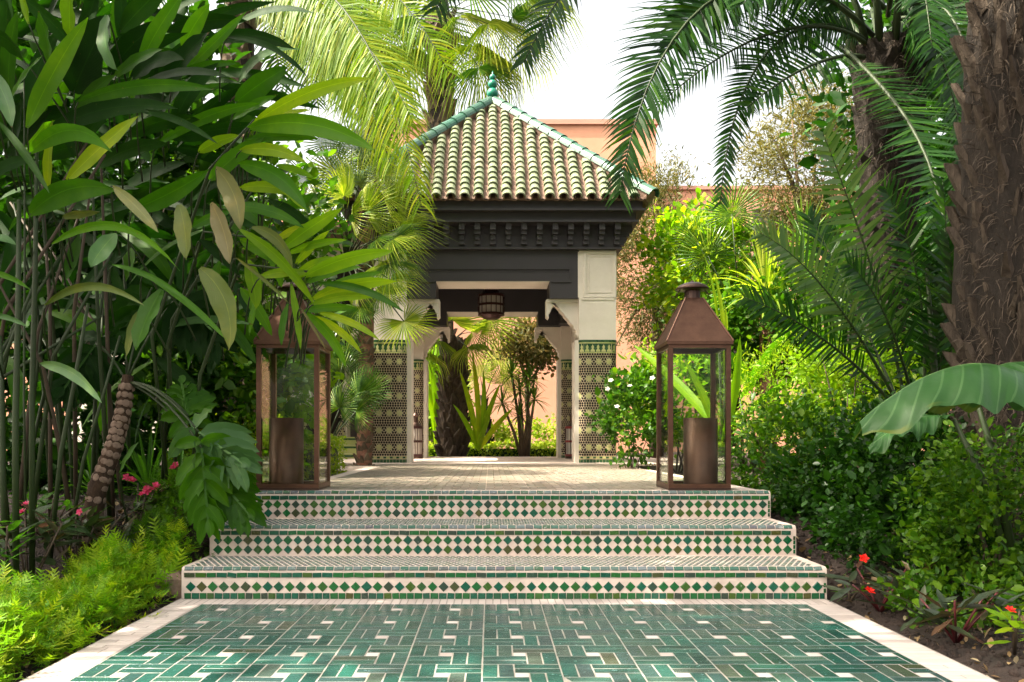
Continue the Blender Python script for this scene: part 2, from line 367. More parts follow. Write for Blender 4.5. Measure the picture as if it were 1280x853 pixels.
for si in range(3):
    y0 = SY[si]; zb = si * RZ; zt = zb + RZ
    yb = SY[si + 1] + .02 if si < 2 else 5.08
    b = MB(); rr = .02
    prof = [(y0, zb - (.1 if si == 0 else .0)), (y0, zt - rr), (y0 + rr * .3, zt - rr * .3), (y0 + rr, zt), (yb, zt), (yb, zb - (.1 if si == 0 else .0))]
    prof = [(a, bb) for a, bb in prof]
    b.prism(prof, lambda a, bb, d: (d, a, bb), SX0, SX1)
    stp = b.build('step', M['grout'], steps)
    x = SX0 + .012
    x += 0
    # base course of squares on the lowest riser
    if si == 0:
        while x < SX1 - .02:
            wd = random.uniform(.035, .042); vtile(None, 'square_tile', x, min(x + wd, SX1 - .01), zb + .002, zb + .035, y0, M['step_glaze'], stp); x += wd
        dz = [zb + .035 + .029]
    else:
        dz = [zb + .005 + .0255, zb + .005 + .0255 * 3]
    nd = 58; pitch = (SX1 - SX0 - .092) / (nd - 1)
    for z in dz:
        for k in range(nd):
            xx = SX0 + .045 + k * pitch; a = .0258 * random.uniform(.93, 1.03)
            a = round(a, 3); vtile(None, 'diamond_tile', xx - a, xx + a, z - a, z + a, y0, M['step_glaze'], stp, True)
    x = SX0 + .012
    while x < SX1 - .03:
        wd = round(random.uniform(.046, .056), 3); vtile(None, 'edge_tile', x, min(x + wd, SX1 - .008), zt - .052, zt - .026, y0 - .001, M['step_glaze'], stp); x += wd
    for zz in ([zb + .045, zb + .072] if si == 0 else [zb + .02, zb + .045, zb + .07, zb + .093]):
        vtile(None, 'edge_tile', SX1 - .018, SX1 - .004, zz - .012, zz + .012, y0 - .001, M['step_glaze'], stp)
    # nose row, tilted on the rounded edge
    x = SX0 + .012
    while x < SX1 - .03:
        wd = round(random.uniform(.042, .05), 3)
        o = vtile(None, 'nose_tile', x, min(x + wd, SX1 - .008), zt - .022, zt + .002, y0 + .006, M['nose_glaze'], stp)
        o.rotation_euler.x = -R(42); o.location.z = zt - .008; x += wd
    # tread mosaic: rows of small dark diamonds on cream
    if si < 2:
        q = MB(); ny = int((TR - .05) / .031)
        for jj in range(ny):
            for k in range(int((SX1 - SX0 - .06) / .031)):
                cx = SX0 + .04 + k * .031 + (.0155 if jj % 2 else 0) ; cy = y0 + .045 + jj * .031; a = .0115
                q.add([(cx - a, cy, zt + .002), (cx, cy - a, zt + .002), (cx + a, cy, zt + .002), (cx, cy + a, zt + .002), (cx - a * 1.1, cy, zt - .001), (cx, cy - a * 1.1, zt - .001), (cx + a * 1.1, cy, zt - .001), (cx, cy + a * 1.1, zt - .001)],
                      [(0, 1, 2, 3), (4, 5, 1, 0), (5, 6, 2, 1), (6, 7, 3, 2), (7, 4, 0, 3)], r=random.random())
        tag(q.build('tread_tile', M['nose_glaze'], stp), kind='stuff')
# ============================================================ TERRACE
TZ = .48
tv = [(-1.5, 4.985), (1.63, 4.985), (1.63, 6.2), (1.56, 9.5), (2.6, 10.0), (2.6, 14.3), (-2.6, 14.3), (-2.6, 10.0), (-1.36, 9.3), (-1.3, 6.2), (-1.5, 6.0)]
b = MB().prism(tv, lambda a, bb, d: (a, bb, d), 0.1, TZ - .004)
terrace = b.build('terrace_floor', M['grout']); tag(terrace, 'terrace paved with worn glazed tiles leading to the pavilion', kind='structure')
q = MB(); q2 = MB()
yy = 5.06
for j in range(36):
    for i in range(-7, 8):
        bx, by = X0M + i * MODU, 5.07 + j * MODU
        L_, w1 = MODU - W2, W2 / 2
        for r in [(0, w1, W2, MODU), (w1, W2, W2, MODU), (W2, MODU, MODU - W2, MODU - w1), (W2, MODU, MODU - w1, MODU),
                 (MODU - W2, MODU - w1, 0, L_), (MODU - w1, MODU, 0, L_), (0, L_, 0, w1), (0, L_, w1, W2), (W2, L_, W2, L_)]:
            a0, a1, c0, c1 = bx + r[0], bx + r[1], by + r[2], by + r[3]
            lim0 = -1.36 if c0 < 9.4 else -1.9; lim1 = 1.5 if c0 < 9.4 else 1.9
            if c0 < 6.1: lim0, lim1 = -1.38, 1.5
            else: lim0 = max(lim0, -1.2 if c0 < 9.4 else -1.9)
            a0, a1 = max(a0, lim0), min(a1, lim1)
            if a1 - a0 < .015 or c1 > 14.2: continue
            g = .003; q.box(a0 + g, a1 - g, c0 + g, c1 - g, TZ - .005, TZ + .002, r=random.random())
tag(q.build('paving_tile', M['pave'], terrace), kind='stuff')

# ============================================================ PAVILION
PCX, PCY = .03, 11.76; HO = 1.51
pav = empty('garden_pavilion', (PCX, PCY, TZ), 'open charcoal and white pavilion with mosaic columns and green tiled pyramid roof', 'pavilion')
def prot(k): return Matrix.Rotation(k * pi / 2, 4, 'Z')
# local frame: x along the face, -y outward for k = 0 (towards the path), z from the terrace
def zz(z): return z - TZ
CW = .475; CC = HO - CW / 2
# columns
def round_square(hw, rad, n=5):
    pts = []
    for cx, cy, a in ((hw - rad, hw - rad, 0), (-hw + rad, hw - rad, 90), (-hw + rad, -hw + rad, 180), (hw - rad, -hw + rad, 270)):
        for i in range(n + 1):
            t_ = R(a + 90 * i / n); pts.append((cx + rad * cos(t_), cy + rad * sin(t_)))
    return pts
def perim(pts):
    n = len(pts); d = [0.0]
    for i in range(n): d.append(d[-1] + sqrt((pts[(i + 1) % n][0] - pts[i][0]) ** 2 + (pts[(i + 1) % n][1] - pts[i][1]) ** 2))
    return d
RS = round_square(CW / 2, .1); PD = perim(RS); PL = PD[-1]
def on_col(u, off):
    u = u % PL
    for i in range(len(RS)):
        if PD[i + 1] >= u - 1e-9:
            a, c = Vector(RS[i]), Vector(RS[(i + 1) % len(RS)]); t_ = (u - PD[i]) / max(1e-9, PD[i + 1] - PD[i])
            p = a.lerp(c, t_); tg = (c - a).normalized(); nrm = Vector((tg.y, -tg.x)); return p + nrm * off
CH = zz(1.984)
col_body = MB()
for (z0, z1, e) in ((0.0, CH, 0),): col_body.prism(RS, lambda a, c, d: (a, c, d), z0, z1)
col_me = col_body.mesh('column_body'); col_me.materials.append(M['mgrout'])
mos = MB()
def piece(uc, vc, rad_u, rad_v, n, a0, mi, off=.003):
    # a small flat-faced tile wrapped on the shaft
    top = [(uc + rad_u * cos(a0 + 2 * pi * k / n), vc + rad_v * sin(a0 + 2 * pi * k / n)) for k in range(n)]
    vs = []
    for (o_, s_) in ((off, 1.0), (-.001, 1.08)):
        for (u, v) in top:
            p = on_col(uc + (u - uc) * s_, o_); vs.append((p.x, p.y, vc + (v - vc) * s_))
    mos.add(vs, [tuple(range(n))] + [(k, n + k, n + (k + 1) % n, (k + 1) % n) for k in range(n)], mi, random.random())
nU = 14; pu = PL / nU; pv = .1095 * 2
vz0, vz1 = .095, CH - .16
nv = 6; pv = (vz1 - vz0) / nv
for iu in range(nU):
    for iv in range(nv):
        uc, vc = (iu + .5) * pu, vz0 + (iv + .5) * pv
        # flower
        piece(uc, vc, .011, .011, 8, 0, 2, .004)
        for k in range(8):
            q_ = k * pi / 4; piece(uc + .024 * cos(q_), vc + .024 * sin(q_), .0095, .0095, 4, q_, 2, .0035)
        for k in range(8):
            q_ = k * pi / 4 + pi / 8; piece(uc + .041 * cos(q_), vc + .041 * sin(q_), .0085, .0085, 4, q_, 1, .003)
        # field of black pieces
        nx_, ny_ = 4, 7
        for a in range(nx_):
            for c in range(ny_):
                u, v = iu * pu + (a + .5 + (.5 if c % 2 else 0)) * pu / nx_, vz0 + iv * pv + (c + .5) * pv / ny_
                du = (u - uc + pu / 2) % pu - pu / 2
                if du * du + (v - vc) ** 2 < .049 ** 2: continue
                piece(u, v, .0135, .0142, 6, 0, 0)
for k in range(44):
    u = (k + .5) * PL / 44; piece(u, .028, PL / 90 * 1.25, .026 * 1.3, 4, pi / 4, 1); piece(u, .075, PL / 90 * 1.25, .012 * 1.3, 4, pi / 4, 2 if k % 2 else 1)
for k in range(26):   # merlon frieze
    u = (k + .5) * PL / 26; z0 = CH - .145; w_ = PL / 26 * .42
    prof = [(-w_, 0), (w_, 0), (w_ * .9, .02), (w_ * .35, .035), (w_ * .6, .06), (0, .09), (-w_ * .6, .06), (-w_ * .35, .035), (-w_ * .9, .02)]
    vs = [];
    for a, c in prof: p = on_col(u + a, .004); vs.append((p.x, p.y, z0 + c))
    mos.add(vs, [tuple(range(9))], 2, random.random())
for k in range(80):
    u0, u1 = k * PL / 80, (k + 1) * PL / 80
    for (z0, z1, mi, off) in ((CH - .15, CH - .045, 1, .001), (CH - .045, CH - .028, 2, .006), (CH - .028, CH, 1, .008), (CH - .162, CH - .15, 2, .005)):
        a, c = on_col(u0, off), on_col(u1 + .0005, off)
        mos.add([(a.x, a.y, z0), (c.x, c.y, z0), (c.x, c.y, z1), (a.x, a.y, z1)], [(0, 1, 2, 3)], mi, random.random())
mos_me = mos.mesh('mosaic_tile'); [mos_me.materials.append(M[k]) for k in ('black_tile', 'mgreen', 'mpale')]
for sx in (-1, 1):
    for sy in (-1, 1):
        c = link('column', col_me, pav); c.location = (sx * CC, sy * CC, .0)
        m_ = link('mosaic_tile', mos_me, c); tag(m_, kind='stuff')
        sidebox = MB().box(-CW / 2 - .035, -CW / 2 + .02, -.19, .19, 0, CH).build('pilaster_strip', M['plaster'], c) if sx > 0 else MB().box(CW / 2 - .02, CW / 2 + .035, -.19, .19, 0, CH).build('pilaster_strip', M['plaster'], c)
        post = MB().box(-CW / 2 + .012, CW / 2 - .012, -CW / 2 + .012, CW / 2 - .012, CH, zz(3.07)).build('corner_post', M['plaster'], pav)
        post.location = c.location
        for k in range(4):   # raised panel frames on the two upper halves
            fr = MB()
            for (z0, z1) in ((zz(2.50), zz(3.055)),):
                x0, x1 = -.14, .20
                y_ = -CW / 2 + .0125
                for (a0, a1, b0, b1) in ((x0 - .03, x1 + .02, z0, z0 + .025), (x0 - .03, x1 + .02, z1 - .025, z1), (x0 - .03, x0, z0 + .025, z1 - .025), (x1, x1 + .02, z0 + .025, z1 - .025)):
                    fr.box(a0, a1, y_ - .014, y_, b0, b1)
                for (a0, a1, b0, b1) in ((x0 + .03, x1 - .03, z0 + .055, z0 + .062), (x0 + .03, x1 - .03, z1 - .062, z1 - .055), (x0 + .03, x0 + .037, z0 + .062, z1 - .062), (x1 - .037, x1 - .03, z0 + .062, z1 - .062)):
                    fr.box(a0, a1, y_ - .008, y_, b0, b1)
            fr.box(-.2, .2, y_ - .01, y_, zz(2.47), zz(2.495))
            fr.build('panel_frame', M['plaster'], post, M=prot(k))
def scallop(h0=.0):
    # outline of the lobed bracket: x from the post (0) out to the tip (0.4), z downward
    pts = [(0, 0), (.405, 0), (.405, -.2), (.375, -.225), (.375, -.17), (.35, -.14), (.335, -.09), (.285, -.05)]
    a, c = Vector((.285, -.05)), Vector((.07, -.32)); n = 4
    for i in range(n):
        p, q_ = a.lerp(c, i / n), a.lerp(c, (i + 1) / n)
        mid = (p + q_) / 2 + Vector((.022, .0))
        for t_ in (.25, .5, .75): pts.append(tuple(p.lerp(q_, t_) + Vector((-.032, -.025)) * -sin(pi * t_)))
        pts.append(tuple(q_))
    pts += [(.07, -.35), (.045, -.37), (.045, -.42), (.02, -.45), (0, -.5)]
    return pts
for k in range(4):
    Mx = prot(k); yo = -(HO - .02)
    b = MB(); fo = lambda a, c, d: (a, d, c)
    sh = [(-1.13, zz(2.49)), (-.69, zz(2.49)), (-.69, zz(2.70)), (.69, zz(2.70)), (.69, zz(2.49)), (1.13, zz(2.49)), (1.13, zz(3.075)), (-1.13, zz(3.075))]
    b.prism(sh, fo, yo, yo + .5); me = recalc(b.mesh('beam')); beam = link('beam', me, pav, [M['char']], Mx)
    b = MB(); z0, z1, xr = zz(2.685), zz(2.86), .95      # incised frame moulding
    for (a0, a1, c0, c1) in ((-xr, xr, z1 - .02, z1), (xr - .02, xr, z0, z1 - .02), (-xr, -xr + .02, z0, z1 - .02), (.71, xr - .02, z0, z0 + .02), (-xr + .02, -.71, z0, z0 + .02)):
        b.box(a0, a1, yo - .016, yo + .001, c0, c1)
    for (a0, a1, c0, c1) in ((-xr + .035, xr - .035, z1 - .045, z1 - .035),):
        b.box(a0, a1, yo - .008, yo + .001, c0, c1)
    b.build('moulding', M['char'], beam)
    MB().box(-.688, .688, yo + .006, yo + .494, zz(2.692), zz(2.702)).build('soffit_board', M['soffit'] if 'soffit' in M else M['plaster'], beam)
    for s_ in (-1, 1):
        b = MB(); base = 1.06
        pts = [(s_ * (base - a), zz(2.488) + c) for a, c in scallop()]
        b.prism(pts, fo, yo + .08, yo + .3); me = recalc(b.mesh('bracket')); br = link('bracket', me, pav, [M['plaster']], Mx)
        b = MB(); b.box(min(s_ * .66, s_ * 1.05), max(s_ * .66, s_ * 1.05), yo + .062, yo + .32, zz(2.45), zz(2.4895)); b.build('bracket_cap', M['plaster'], br)
        ap = [(s_ * (base - .315 + .02 - .0), 0)]
    # architrave, frieze wall, cornice boards
    def band(z0, z1, o, th, nm, mat):
        e = o
        b = MB(); vs = [(-e, -e, z0), (e, -e, z0), (e - th, -e + th, z0), (-e + th, -e + th, z0)]
        vs += [(x_, y_, z1) for x_, y_, _ in vs]
        b.add(vs, [(0, 3, 2, 1), (4, 5, 6, 7), (0, 1, 5, 4), (1, 2, 6, 5), (2, 3, 7, 6), (3, 0, 4, 7)]); return b.build(nm, mat, pav, M=Mx)
    band(zz(3.075), zz(3.10), 1.56, .3, 'architrave', M['char']); band(zz(3.10), zz(3.115), 1.54, .3, 'architrave', M['char'])
    fr = band(zz(3.115), zz(3.36), 1.54, .25, 'frieze', M['char'])
    band(zz(3.36), zz(3.385), 1.73, .5, 'cornice', M['char']); band(zz(3.385), zz(3.48), 1.70, .5, 'cornice', M['char'])
    band(zz(3.48), zz(3.505), 1.80, .6, 'cornice', M['char']); band(zz(3.505), zz(3.615), 1.77, .6, 'cornice', M['char'])
    for i in range(17):
        x = (i - 8) * .1865
        b = MB(); w_ = .034; y_ = -1.538
        b.box(x - w_, x + w_, y_ - .15, y_, zz(3.28), zz(3.359)); b.box(x - w_, x + w_, y_ - .115, y_, zz(3.235), zz(3.279))
        b.box(x - w_ * .8, x + w_ * .8, y_ - .08, y_, zz(3.175), zz(3.234)); b.box(x - w_, x + w_, y_ - .055, y_, zz(3.125), zz(3.174))
        b.build('corbel', M['char'], pav, M=Mx)
MB().box(-1.3, 1.3, -1.3, 1.3, zz(3.16), zz(3.2)).build('ceiling', M['char'], pav)
# roof
E = 1.85; ZE = zz(3.60); ZA = zz(5.43); SL = sqrt(E * E + (ZA - ZE) ** 2); ca, sa = E / SL, (ZA - ZE) / SL
b = MB(); b.add([(-E, -E, ZE), (E, -E, ZE), (E, E, ZE), (-E, E, ZE), (0, 0, ZA)], [(0, 1, 4), (1, 2, 4), (2, 3, 4), (3, 0, 4), (0, 3, 2, 1)])
roof = b.build('roof', M['clay'], pav)
def barrel(r0, r1, L, th=.012, n=7):
    """half-round tile lying along +Y, open side down"""
    vs = []
    for (r_, y_) in ((r0, 0), (r1, L)):
        for rr in (r_, r_ - th):
            for i in range(n + 1):
                a = pi * i / n; vs.append((rr * cos(a), y_, rr * sin(a)))
    m = n + 1; fs = []
    for i in range(n):
        fs += [(i, i + 1, 2 * m + i + 1, 2 * m + i), (m + i, 3 * m + i, 3 * m + i + 1, m + i + 1), (i, m + i, m + i + 1, i + 1)]
    fs += [(0, 2 * m, 3 * m, m), (n, m + n, 3 * m + n, 2 * m + n)]
    return vs, fs
bv, bf = barrel(.063, .053, .165, .014, 9)
bar_me = MB().add(bv, bf).mesh('roof_tile'); bar_me.materials.append(M['roof_glaze'])
slope = Matrix.Rotation(math.atan2(ZA - ZE, E), 4, 'X')
side = []; pans = []
CP = .1655; CL = .132
for k in range(4):
    for i in range(-11, 12):
        x = i * CP; smax = SL * (1 - (abs(x) + .03) / E)
        j = 0
        while j * CL < smax - .05:
            s_ = j * CL - .03
            T = prot(k) @ Matrix.Translation((x + random.gauss(0, .003), -E + s_ * ca - .02 * sa, ZE + s_ * sa + .035 * ca)) @ slope @ Matrix.Rotation(-.11 + random.gauss(0, .012), 4, 'X') @ Matrix.Rotation(random.gauss(0, .02), 4, 'Z')
            if k == 0: link('roof_tile', bar_me, roof, M=T)
            else: side.append(T)
            j += 1
        x = (i + .5) * CP; smax = SL * (1 - (abs(x) + .03) / E); j = 0
        while j * CL < smax - .05:
            s_ = j * CL - .045
            pans.append(prot(k) @ Matrix.Translation((x, -E + s_ * ca, ZE + s_ * sa + .05)) @ slope @ Matrix.Rotation(-.05, 4, 'X') @ Matrix.Rotation(pi, 4, 'Y')); j += 1
def mats(Ts): return np.array([[t_[i][3] for i in range(3)] for t_ in Ts]), np.array([[[t_[i][j] for j in range(3)] for i in range(3)] for t_ in Ts])
p_, m_ = mats(side); me = scatter('roof_tile', bv, bf, p_, m_, rng.random(len(p_))); tag(link('roof_tile', me, roof, M['roof_glaze']), kind='stuff')
bv2, bf2 = barrel(.062, .062, .16, n=5)
p_, m_ = mats(pans); me = scatter('pan_tile', bv2, bf2, p_, m_, rng.random(len(p_)), smooth=True); tag(link('pan_tile', me, roof, M['clay']), kind='stuff')
hv, hf = barrel(.098, .088, .235, .014, 9); hip_me = MB().add(hv, hf).mesh('hip_tile'); hip_me.materials.append(M['hip_glaze'])
HL = sqrt(2 * E * E + (ZA - ZE) ** 2); hd = Vector((-E, -E, ZE)); ha = Vector((0, 0, ZA))
mort = MB()
for k in range(4):
    for j in range(15):
        s_ = j * .212 - .05
        p = hd.lerp(ha, s_ / HL); tg = (ha - hd).normalized(); xx = tg.cross(Vector((0, 0, 1))).normalized(); up = xx.cross(tg)
        T = Matrix(((xx.x, tg.x, up.x, p.x), (xx.y, tg.y, up.y, p.y), (xx.z, tg.z, up.z, p.z), (0, 0, 0, 1)))
        link('hip_tile', hip_me, roof, M=prot(k) @ Matrix.Translation((0, 0, .05)) @ T @ Matrix.Rotation(-.025, 4, 'X'))
    a, c = prot(k) @ (hd + Vector((0, 0, .03))), ha + Vector((0, 0, .03))
    mort.tube([a, c], .075, 8)
mort.build('hip_mortar', M['clay'], roof)
fb = MB(); prof = [(.06, 0), (.05, .04), (.045, .07)]
for (zc, r_) in ((.135, .083), (.265, .066), (.362, .044)):
    for i in range(9):
        a = -pi / 2 * .8 + pi * .8 * i / 8; prof.append((r_ * cos(a), zc + r_ * sin(a)))
prof += [(.012, .41), (.006, .45)]
fb.lathe(prof, 20, (0, 0, ZA + .02)); fb.build('finial', M['finial'], roof, True)
# thin plinth slab
MB().box(-1.95, 1.95, -1.9, 1.9, -.03, .012).build('plinth_slab', M['grout'], pav)

# hanging lantern
def ribbed_lantern(name, loc, label, r_, h, mats_, hang=0, group=None):
    e = empty(name, loc, label, 'lantern', group)
    m = M[mats_[1]]
    b = MB(); b.lathe([(r_ * .93, .12 * h), (r_ * .95, .5 * h), (r_ * .93, .9 * h)], 16); b.build('glass_panel', m, e)
    for zc in (.1, .5, .9): MB().lathe([(r_ * .9, zc * h - .016), (r_, zc * h - .016), (r_, zc * h + .016), (r_ * .9, zc * h + .016)], 16).build('band', M[mats_[0]], e)
    for k in range(16):
        a = 2 * pi * k / 16; MB().tube([(r_ * .97 * cos(a), r_ * .97 * sin(a), .1 * h), (r_ * .97 * cos(a), r_ * .97 * sin(a), .9 * h)], .006, 5).build('rib', M[mats_[2]], e)
    if hang:
        MB().lathe([(r_, .9 * h), (r_ * .55, 1.05 * h), (r_ * .55, 1.2 * h), (r_ * .2, 1.22 * h)], 12).build('cap', M[mats_[0]], e)
        MB().tube([(0, 0, 1.2 * h), (0, 0, 1.2 * h + hang)], .012, 6).build('chain', M[mats_[0]], e)
        b = MB(); b.lathe([(r_ * .35, -.12 * h), (r_ * .6, -.08 * h), (r_ * .95, .1 * h)], 16); b.build('base', M[mats_[0]], e)
    else:
        MB().lathe([(r_ * .95, .9 * h), (r_ * .9, .95 * h), (r_ * .4, 1.05 * h), (r_ * .35, 1.2 * h), (r_ * .5, 1.25 * h), (r_ * .2, 1.33 * h)], 14).build('cap', M['copper_dark'], e)
        MB().lathe([(r_, 0), (r_, .08 * h)], 16).build('base', M['copper_dark'], e)
    return e
M['lamp_glass'] = painted('frosted_glass', (.42, .38, .34), .3, 8, .2)
M['red'] = painted('dull_red_paint', (.28, .02, .02), .4, 8, .2)
M['white_p'] = painted('white_paint', (.7, .66, .6), .5, 8, .1)
M['dkred'] = painted('dark_red_metal', (.05, .015, .015), .4, 10, .3, .4)
ribbed_lantern('hanging_lantern', (P(614, 395, 11.76).x, 11.76, 2.48), 'round ribbed lantern hanging under the pavilion ceiling', .185, .32, ('dkred', 'lamp_glass', 'dkred'), .32)
pl = TZ + .014
ribbed_lantern('floor_lantern', (P(715.5, 560, 12.3).x, 12.3, pl), 'white lantern with red bands beside the pavilion column with white roses in front', .105, .5, ('red', 'white_p', 'dkred'))
ribbed_lantern('floor_lantern', (P(519.5, 560, 12.3).x, 12.3, pl), 'dark ribbed lantern on the floor beside the pavilion column near the palm trunk', .105, .5, ('dkred', 'lamp_glass', 'copper_dark'))

# ============================================================ BIG COPPER LANTERNS
def big_lantern(cx, label, cyl_dx, cap=True):
    e = empty('copper_lantern', (cx, 5.19, TZ + .003), label, 'lantern', 'tall copper lanterns on the top step')
    h = .185; z0, z1 = .012, .862; p = .0138
    b = MB(); b.box(-h, h, -h, h, 0, .012); b.build('base_plate', M['copper_dark'], e)
    for (x0, x1, y0, y1) in ((-h, h, -h, -h + .02), (-h, h, h - .02, h), (-h, -h + .02, -h + .02, h - .02), (h - .02, h, -h + .02, h - .02)):
        MB().box(x0, x1, y0, y1, .0125, .036).build('base_rail', M['copper'], e)
        MB().box(x0, x1, y0, y1, z1 - .02, z1).build('top_rail', M['copper'], e)
    for sx in (-1, 1):
        for sy in (-1, 1):
            MB().box(sx * (h - p) - p, sx * (h - p) + p, sy * (h - p) - p, sy * (h - p) + p, .037, z1 - .021).build('corner_post', M['copper'], e)
    for k in range(4):
        MB().box(-h + .028, h - .028, -h + .008, -h + .011, .037, z1 - .021).build('glass_pane', M['glass'], e, M=prot(k))
    # roof: overhanging square pyramid with rim, thin shell
    g = h + .012; q = .052; zt = z1 + .30
    b = MB()
    def ring(hw, z): return [(-hw, -hw, z), (hw, -hw, z), (hw, hw, z), (-hw, hw, z)]
    vs = ring(g, z1 + .001) + ring(g, z1 + .02) + ring(q, zt) + ring(q - .006, zt - .004) + ring(g - .012, z1 + .012) + ring(g - .012, z1 + .001)
    fs = []
    for a in range(5):
        for i in range(4): fs.append((a * 4 + i, a * 4 + (i + 1) % 4, a * 4 + 4 + (i + 1) % 4, a * 4 + 4 + i))
    b.add(vs, fs)
    for i in range(4):
        a, c = Vector(ring(g, z1 + .02)[i]), Vector(ring(q, zt)[i]); b.tube([a, c], .006, 6)
    rf = b.build('lantern_roof', M['copper'], e)
    b = MB(); b.lathe([(.05, 0), (.048, .05), (.06, .055)], 14, (0, 0, zt - .004)); b.build('collar', M['copper_dark'], rf)
    b = MB(); b.lathe([(.02, 0), (.1, -.006), (.102, 0), (.085, .018), (.05, .034), (.012, .042), (.008, .05)], 24, (0, 0, zt + .062)); b.build('vent_cap', M['copper_dark'], rf, True)
    b = MB()
    for sx in (-1, 1): b.tube([(sx * .075, 0, zt + .055), (sx * .1, 0, zt + .03), (sx * .09, 0, zt), (sx * .058, 0, zt - .01)], .004, 6)
    b.build('handle', M['copper_dark'], rf)
    b = MB(); n = 28; r_ = .103
    vs = [(rr * cos(2 * pi * k / n), rr * sin(2 * pi * k / n), z) for rr, z in ((r_, .014), (r_, .43), (r_ - .005, .43), (r_ - .005, .3)) for k in range(n)]
    b.add(vs, [(a * n + k, a * n + (k + 1) % n, (a + 1) * n + (k + 1) % n, (a + 1) * n + k) for a in range(3) for k in range(n)] + [tuple(3 * n + k for k in range(n))])
    c = b.build('candle_cylinder', M['copper_cyl'], e, True); c.location = (cyl_dx, .0, 0)
    return e
big_lantern(-1.2025, 'tall copper and glass lantern partly overhung by long green leaves', -.05)
big_lantern(1.2405, 'tall copper and glass lantern standing clear with its domed vent cap visible', .05)

# ============================================================ BUILDINGS BEHIND
bld = empty('pink_building', (0, 22, TZ), 'tall plain pink rendered building rising behind the pavilion roof', 'building')
def rb(name, mat, x0, x1, y0, y1, z0, z1, par): 
    o = MB().box(x0, x1, y0, y1, z0, z1).build(name, mat); return rel(o, par)
rb('tower_wall', M['pink'], -3.2, P(820, 0, 22).x, 22, 28, .3, 8.95, bld); rb('parapet_cap', M['pinktrim'], -3.25, P(820, 0, 22).x + .06, 21.94, 28.06, 8.953, 9.08, bld)
rb('wall', M['pink'], P(820, 0, 22).x + .002, 16, 22.5, 28, .3, 7.4, bld); rb('parapet_cap', M['pinktrim'], P(820, 0, 22).x + .07, 16.1, 22.44, 28.06, 7.403, 7.5, bld)
rb('wall', M['pink'], -15, -3.202, 22.5, 28, .3, 6.6, bld)
x = P(955, 265, 22.5).x; wf = rb('window', M['pinktrim'], x - .45, x + .45, 22.42, 22.499, 5.6, 7.0, bld)
rb('window_pane', M['char'], x - .33, x + .33, 22.40, 22.418, 5.75, 6.85, bld)
# low wing with the arched doorway beyond the small fan palms
wing = empty('arched_wing', (-3.6, 14, TZ), 'cream wing with a pointed arch doorway and mosaic dado behind the small palms', 'building')
b = MB(); xc = P(456, 0, 14).x; hw = .3; zt = P(0, 455, 14).z; za = P(0, 412, 14).z
out = [(-7, .3), (xc - hw, .3), (xc - hw, zt)] + [(xc - hw * cos(a) * 1.0, zt + (za - zt) * sin(a) ** .9) for a in [pi * i / 12 for i in range(1, 12)]] + [(xc + hw, zt), (xc + hw, .3), (-1.6, .3), (-1.6, 4.1), (-7, 4.1)]
b.prism(out, lambda a, c, d: (a, d, c), 14.0, 14.35); o = link('wall', recalc(b.mesh('wall')), None, [M['plaster']]); rel(o, wing)
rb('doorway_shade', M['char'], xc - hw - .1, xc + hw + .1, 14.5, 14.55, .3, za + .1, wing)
d_ = rb('dado', M['mgrout'], xc - 1.6, xc - hw - .05, 13.96, 13.998, .5, 1.35, wing)
q = MB()
for i in range(38):
    for j in range(20):
        xx = xc - 1.58 + i * .033 + (.016 if j % 2 else 0); z = .52 + j * .041
        q.box(xx, xx + .022, 13.955, 13.961, z, z + .026, mi=0 if (i + j) % 3 else 1, r=random.random())
o = q.build('dado_tile', [M['black_tile'], M['mpale']]); rel(o, wing); tag(o, kind='stuff')
for i, z in enumerate((.55, .68, .81)):
    s_ = rb('stair', M['mpale'], xc - 1.7, xc + .3, 13.1 + i * .25, 13.95, z - .13 + .002 * i, z, wing)
    rb('stair_edge', M['mgreen'], xc - 1.7, xc + .3, 13.092 + i * .25, 13.099 + i * .25, z - .05, z - .02, wing)
rb('eave_board', M['clay'], -7, -1.5, 13.3, 14.5, 4.1, 4.2, wing)
Ts = []
for i in range(34):
    for j in range(9): Ts.append(Matrix.Translation((-6.9 + i * CP, 13.2 + j * .1, 4.22 + j * .085)) @ Matrix.Rotation(R(38), 4, 'X'))
p_, m_ = mats(Ts); me = scatter('eave_tile', bv, bf, p_, m_, rng.random(len(p_)), smooth=True); o = link('eave_tile', me, None, M['roof_glaze']); rel(o, wing); tag(o, kind='stuff')
# ============================================================ PLANT MATERIALS
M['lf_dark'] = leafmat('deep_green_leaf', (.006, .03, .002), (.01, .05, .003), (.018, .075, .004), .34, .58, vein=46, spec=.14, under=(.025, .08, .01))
M['lf_mid'] = leafmat('mid_green_leaf', (.03, .11, .003), (.055, .18, .004), (.1, .25, .006), .56, .42, vein=46, under=(.06, .17, .015))
M['lf_bright'] = leafmat('young_yellow_green_leaf', (.13, .29, .008), (.21, .36, .01), (.3, .4, .012), .55, .42, vein=46, under=(.2, .33, .02))
M['lf_pale'] = leafmat('withering_pale_leaf', (.09, .14, .025), (.14, .18, .04), (.18, .16, .07), .35, .45, (1.1, 1.0, .5), vein=30, under=(.18, .22, .09))
M['lf_blue'] = leafmat('grey_green_leaf', (.05, .14, .045), (.08, .18, .06), None, .3, .42, vein=40)
M['stem'] = painted('green_cane', (.016, .034, .003), .6, 30, .5)
M['stem_dk'] = painted('brown_stem', (.06, .04, .022), .7, 30, .5)
M['palm_gr'] = leafmat('date_palm_leaflet', (.008, .04, .005), (.018, .075, .007), (.05, .13, .008), .42, .4, spec=.35)
M['palm_silver'] = leafmat('silver_palm_leaflet', (.06, .13, .035), (.1, .18, .05), (.13, .2, .06), .3, .34)
